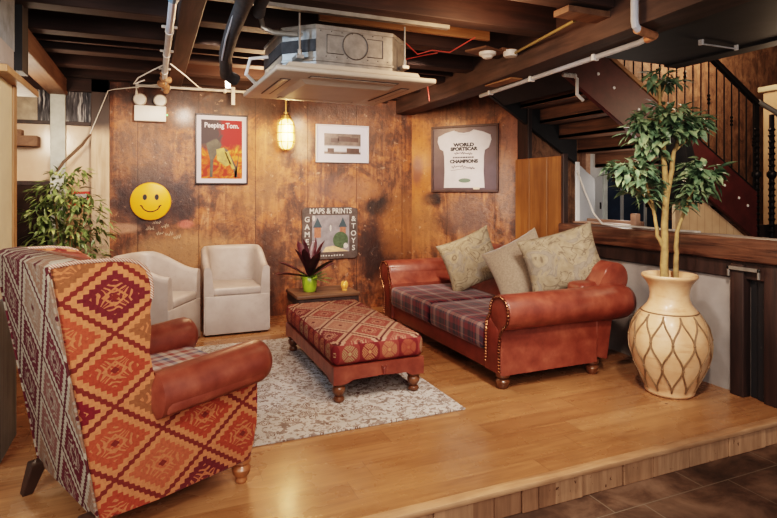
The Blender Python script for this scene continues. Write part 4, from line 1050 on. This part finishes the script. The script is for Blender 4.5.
# ------------------------------------------------------------------ bar
t = thing('bar_counter', 'heavy scorched timber bar top along the right wall', 'counter', (3.88, 3.3, .95))
b = nb(); box(b, -.10, .14, -1.5, 1.235, .0, .165, .016, 3)
bmesh.ops.subdivide_edges(b, edges=[e for e in b.edges if e.calc_length() > 1], cuts=24)
rnd = random.Random(2)
for v in b.verts: v.co += Vector((rnd.uniform(-.004, .004), 0, rnd.uniform(-.003, .003)))
obj('timber_top', b, M['bar'], t, 50)
b = nb(); box(b, -.055, .06, -1.4, 1.23, -.125, .0, .006, 1); obj('dark_rail', b, M['post'], t, 0)
b = nb(); box(b, 3.80-3.88, 3.88-3.88, 2.625-3.3, 2.725-3.3, -.95, -.02, .008, 2); obj('post', b, M['post'], t)
b = nb(); box(b, 3.82-3.88, 3.96-3.88, 2.38-3.3, 2.50-3.3, -.95, -.001, .008, 2); obj('post', b, M['post'], t)
b = nb(); box(b, -.01, .02, 2.505-3.3, 2.62-3.3, -.95, -.05, .004, 1); box(b, -.03, -.01, 2.505-3.3, 2.56-3.3, -.95, -.05, .004, 1); obj('kick_board', b, M['blackboard'], t, 0)
b = nb(); box(b, -.105, -.09, 2.50-3.3, 2.73-3.3, -.062, -.036, .002, 1); box(b, -.105, -.09, 2.715-3.3, 2.73-3.3, -.11, -.036, .002, 1); box(b, -.105, -.09, 2.50-3.3, 2.515-3.3, -.11, -.036, .002, 1); o_ = obj('steel_bracket', b, M['galv'], t, 0); o_['label'] = 'pale steel bracket'
b = nb(); box(b, 3.945, 4.16, 3.80, 4.50, 1.118, 1.135, .004, 1); box(b, 4.12, 4.16, 3.80, 4.50, 1.135, 1.16, .004, 1)
tag(obj('wooden_tray', b, M['ledge'], None, 0), 'pinkish wooden ledge tray lying on the bar below the stairs', 'tray')
b = nb(); box(b, 3.94, 4.0, 3.70, 3.76, 1.118, 1.24, .006, 2); tag(obj('wooden_block', b, M['ledge']), 'small upright wooden block standing on the bar beside the tree', 'block')
b = nb(); tube(b, [(3.98, 4.48, 1.65), (3.955, 4.35, 1.45), (3.92, 4.18, 1.22), (3.90, 4.05, 1.13), (3.89, 3.9, 1.125), (3.90, 3.6, 1.13), (3.88, 3.3, 1.125), (3.92, 3.05, 1.125)], .009, 6); tag(obj('bar_cable', b, M['rope'], None, 60), 'pale cable running down and along the top of the bar', 'cable')
# back-bar boards, door and screen under the stairs
t = thing('leaning_board', 'grey board leaning in the gap at the far end of the bar', 'board', (4.05, 4.56, 0))
b = nb(); prism(b, [(0, .95), (.0, 1.72), (.05, 1.70), (.24, 1.56), (.24, .95)], 'y', 0, .03, .004, 1); obj('panel', b, M['bluegrey'], t, 0)
b = nb(); box(b, -.03, .02, -.02, .0, .95, 1.74, .004, 1); obj('edge_strip', b, M['white'], t, 0)
d1 = sempty('door_1')
b = nb(); box(b, 4.86, 5.07, 5.26, 5.31, .6, 1.92, .004, 1); obj('leaf', b, M['bluegrey'], d1, 0)
for x0, x1 in ((4.79, 4.86), (5.07, 5.13)):
    b = nb(); box(b, x0, x1, 5.24, 5.32, .6, 1.98, .004, 1); obj('jamb', b, M['ledge'] if x0 < 4.9 else M['mull'], d1, 0)
b = nb(); box(b, 5.02, 5.04, 5.25, 5.27, 1.22, 1.30, .003, 1); obj('latch', b, M['iron'], d1, 0)
w2 = sempty('window_2')
b = nb(); box(b, 5.13, 6.4, 5.27, 5.31, .5, 2.0); obj('pane', b, M['blueglow'], w2, 0)
for x in (5.36, 5.75):
    b = nb(); box(b, x, x+.035, 5.25, 5.29, .5, 2.0); obj('mullion', b, M['bluegrey'], w2, 0)

# ------------------------------------------------------------------ staircase (rises towards -x)
st = thing('staircase', 'dark red timber staircase rising over the bar, seen from below', 'staircase', (0, 0, 0))
def zb(x): return 2.50 - .606*(x - 3.39)
def zt(x): return 2.655 - .597*(x - 4.01) - .03
for y0, y1, m in ((4.0, 4.05, 'redpaint'), (5.2, 5.25, 'black_paint')):
    xe = 6.05 if y0 < 4.5 else 4.62
    b = nb(); prism(b, [(3.30, zb(3.30)), (xe, zb(xe)), (xe, zt(xe)), (3.30, zt(3.30))], 'y', y0, y1, .004, 1)
    s_ = obj('stringer', b, M[m], st, 0)
    if y0 < 4.5:
        b = nb()
        for x in (3.80, 3.99, 4.30, 5.50, 5.72, 5.86):
            lathe(b, [(0, -.008), (.014, -.006), (.016, 0), (0, 0)], (x, 4.0, (zb(x)+zt(x))/2 + .02), 10, 'y', capped=False)
        obj('bolt_heads', b, M['white'], s_)
b = nb(); prism(b, [(3.30, zt(3.30)), (4.75, zt(4.75)), (4.75, zt(4.75)+.05), (3.30, zt(3.30)+.05)], 'y', 3.985, 4.08, .004, 1); obj('capping', b, M['edgewood'], st, 0)
n = 10; run = 2.7/n
for i in range(n):
    x1 = 6.0 - i*run; z = zt(x1) - .20
    b = nb(); box(b, x1-run-.03, x1, 4.05, 5.20, z, z+.04, .004, 1); obj('tread', b, M['tread'], st, 0)
    b = nb(); box(b, x1-.03, x1-.005, 4.05, 5.20, z-.165, z, .003, 1); obj('riser', b, M['tread'], st, 0)
b = nb(); prism(b, [(3.36, zb(3.36)+.01), (3.60, zb(3.60)+.01), (3.60, zb(3.60)+.03), (3.36, zb(3.36)+.03)], 'y', 4.05, 5.2); obj('soffit_board', b, M['black_paint'], st, 0)

def zr(x): return 1.82 - .597*(x - 5.35) + .95
b = nb(); prism(b, [(4.0, zr(4.0)), (6.05, zr(6.05)), (6.05, zr(6.05)+.06), (4.0, zr(4.0)+.06)], 'y', 3.99, 4.05, .012, 2); bn = obj('banister', b, M['iron'], st); bn['label'] = 'black wrought iron banister'
b = nb(); prism(b, [(4.0, zr(4.0)-.95), (6.05, zr(6.05)-.95), (6.05, zr(6.05)-.92), (4.0, zr(4.0)-.92)], 'y', 4.005, 4.035, .004, 1); obj('bottom_rail', b, M['iron'], bn)
x = 4.14; k = 0
while x < 6.0:
    b = nb(); z0, z1 = zr(x) - .94, zr(x) + .01
    tube(b, [(x, 4.02, z0), (x, 4.02, z1)], .0075, 6)
    if k % 3 == 1:
        for s_ in (.40, .44, .48): lathe(b, [(.008, -.018), (.018, 0), (.008, .018)], (x, 4.02, z0 + s_*(z1-z0)+.1), 8)
    obj('baluster', b, M['iron'], bn, 50); x += .115; k += 1
for x0, y0, tw in ((6.03, 4.02, 1), (6.22, 3.98, 1)):
    b = nb(); z0, z1 = -.14, zr(6.05) + (.06 if x0 < 6.1 else -.08)
    box(b, x0-.02, x0+.02, y0-.02, y0+.02, z0, z1, .004, 1)
    for kk in range(18):
        z = 1.0 + kk*.065
        if z < z1 - .05: lathe(b, [(.02, -.024), (.038, 0), (.02, .024)], (x0, y0, z), 8)
    lathe(b, [(.02, -.05), (.047, -.02), (.047, .02), (.02, .05)], (x0, y0, 1.62), 12)
    obj('newel', b, M['iron'], bn, 50)
b = nb(); tube(b, [(6.03, 4.0, zr(6.05)+.05), (6.25, 3.95, zr(6.05)-.06), (6.6, 3.90, zr(6.6)-.02), (7.2, 3.85, zr(7.2)-.0)], .028, 8); obj('lower_handrail', b, M['strut'], bn, 60)  # paler than the iron banister to stand for the highlight on the rail
for x in (6.45, 6.6, 6.75, 6.9, 7.05, 7.2):
    b = nb(); tube(b, [(x, 3.9, -.14), (x, 3.9, zr(x) - .01)], .0085, 6); obj('baluster', b, M['iron'], bn, 50)
t = thing('tall_cupboard', 'tall cream wooden cupboard with a cornice at the right edge behind the iron balusters', 'cupboard', (8.13, 4.75, -.14))
b = nb(); box(b, -.42, .5, -.3, .3, 0, 2.92, .006, 1); obj('carcass', b, M['spandrel'], t, 0)
b = nb(); box(b, -.47, .55, -.35, .35, 2.92, 3.0, .02, 2); obj('cornice', b, M['cream'], t)
b = nb(); box(b, -.36, .44, -.315, -.295, .1, 2.8, .006, 1); obj('door', b, M['cream'], t, 0)
b = nb(); box(b, 6.12, 6.9, 4.12, 4.16, -.14, 1.06); tag(obj('dark_panel', b, M['post'], None, 0), 'dark low panel at the foot of the staircase', 'panel')
# black cloth hanging on the stringer behind the tree
b = nb(); pts = []
N_, H_ = 24, 14; g = {}
for i in range(N_+1):
    for j in range(H_+1):
        u = i/N_; v = j/H_; w_ = .19 + .10*v**.7
        g[i, j] = b.verts.new((4.70 + (u-.5)*2*w_ + .02*v*math.sin(v*4), 3.93 + .035*math.sin(u*17)*(.25+v) - .03*v, 1.97 - v*.62 - .05*(abs(u-.5)*2)**2 + .02*math.sin(u*9)*v))
for i in range(N_):
    for j in range(H_): b.faces.new([g[i, j], g[i+1, j], g[i+1, j+1], g[i, j+1]])
hc = tag(obj('hanging_cloth', b, M['cloth_black'], None, 60), 'black cloth hanging from the staircase behind the tall tree', 'cloth')
sd = hc.modifiers.new('thick', 'SOLIDIFY'); sd.thickness = .02
# reddish pipes with pale fittings under the stair
b = nb(); rnd = random.Random(12)
tube(b, [(3.38, 3.975, 2.47), (3.50, 3.975, 2.47), (3.53, 3.975, 2.45), (3.53, 3.975, 2.31), (3.60, 3.975, 2.26)], .016, 8)
for k in range(5): ball(b, (3.38 + .03*k, 3.972, 2.475), .022, u=8, v=6)
tag(obj('stair_pipe', b, M['conduit'], None, 60), 'short pale flaking pipe with an elbow at the top of the red stringer', 'pipe')

# ------------------------------------------------------------------ light
def area(name, loc, target, size, energy, col, sy=None, spread=None):
    l = bpy.data.lights.new(name, 'AREA'); l.energy = energy; l.color = col; l.size = size
    if sy: l.shape = 'RECTANGLE'; l.size_y = sy
    if spread: l.spread = R(spread)
    o = bpy.data.objects.new(name, l); COL.objects.link(o); o.location = loc
    o.rotation_euler = (Vector(target) - Vector(loc)).to_track_quat('-Z', 'Y').to_euler(); return o
def point(name, loc, energy, col, r=.06):
    l = bpy.data.lights.new(name, 'POINT'); l.energy = energy; l.color = col; l.shadow_soft_size = r
    o = bpy.data.objects.new(name, l); COL.objects.link(o); o.location = loc; return o
def spot(name, loc, target, energy, col, ang, blend=.6, r=.08):
    l = bpy.data.lights.new(name, 'SPOT'); l.energy = energy; l.color = col; l.spot_size = R(ang); l.spot_blend = blend; l.shadow_soft_size = r
    o = bpy.data.objects.new(name, l); COL.objects.link(o); o.location = loc
    o.rotation_euler = (Vector(target) - Vector(loc)).to_track_quat('-Z', 'Y').to_euler(); return o
warm = (1, .81, .66); warmw = (1, .90, .84); cool = (.55, .77, 1)
area('room_light', (.6, -.6, 2.35), (1.8, 4.2, .6), 1.6, 75, warmw)
area('left_fill', (-1.9, 1.0, 2.0), (-.3, 2.9, .7), 1.0, 40, (1, .95, .88))
spot('daylight_unit', (-1.3, 3.1, 2.40), (.9, 3.75, 2.34), 60, cool, 40, .7)
spot('daylight_rug', (-.6, 2.6, 2.45), (.95, 4.5, 0), 75, cool, 34, .9)
spot('spot_floor', (2.0, 1.9, 2.45), (1.75, 2.95, 0), 120, warm, 62, .8)
spot('spot_sofa', (1.9, 2.3, 2.5), (2.8, 4.2, .5), 110, warmw, 80)
spot('spot_jar', (2.0, 1.3, 2.45), (3.45, 3.0, .8), 150, warm, 55)
spot('spot_wall_left', (.45, 4.3, 2.52), (.35, 6.45, .95), 125, warm, 85)
spot('spot_wall_right', (2.1, 4.2, 2.50), (2.6, 6.3, 1.1), 165, warm, 85)
spot('spot_armchair', (.5, .9, 2.45), (.15, 2.8, .6), 80, warm, 60)
spot('spot_tubs', (.9, 4.2, 2.5), (.6, 5.9, .4), 45, warmw, 70)
spot('left_column_fill', (.4, 1.9, 2.4), (-.75, 3.75, 1.5), 90, warmw, 50)  # added fill without a fixture, brightens the cream column
point('pendant_glow', (1.425, 6.20, 2.08), 10, (1, .66, .32), .08)
point('joist_fill', (1.0, 5.3, 2.35), 38, (1, .62, .36), .2)  # added point without a fixture, turns the ceiling boards orange
point('joist_fill_front', (1.9, 3.0, 2.40), 15, (1, .62, .36), .2)  # second added point for the nearer joists
point('stair_fill', (5.2, 3.0, 2.3), 22, (1, .74, .52), .2)  # added fill for the stair side, no fixture there
point('stair_upper_fill', (6.4, 4.6, 3.4), 75, (1, .76, .55), .3)  # added fill above the stairs, lights the rough wall
point('under_stair_fill', (4.6, 4.5, 1.5), 7, (1, .9, .8), .1)  # added fill so the tread undersides show
point('partition_fill', (-1.0, 5.4, 2.0), 20, (1, .80, .62), .15)  # added fill without a fixture, brightens panes and plant
w = bpy.data.worlds.new('world'); bpy.context.scene.world = w; w.use_nodes = True
w.node_tree.nodes['Background'].inputs[0].default_value = (.85, .84, .88, 1); w.node_tree.nodes['Background'].inputs[1].default_value = .24

# ------------------------------------------------------------------ camera
cam = bpy.data.cameras.new('camera'); co = bpy.data.objects.new('camera', cam); COL.objects.link(co)
co.location = (0, 0, 1.45); co.rotation_euler = (PI/2, 0, R(-23))
cam.sensor_width = 36; cam.lens = 560/777*36; cam.shift_y = -69/777; cam.clip_start = .05
bpy.context.scene.camera = co
vs = bpy.context.scene.view_settings; vs.view_transform = 'Filmic'; vs.look = 'High Contrast'; vs.exposure = .55
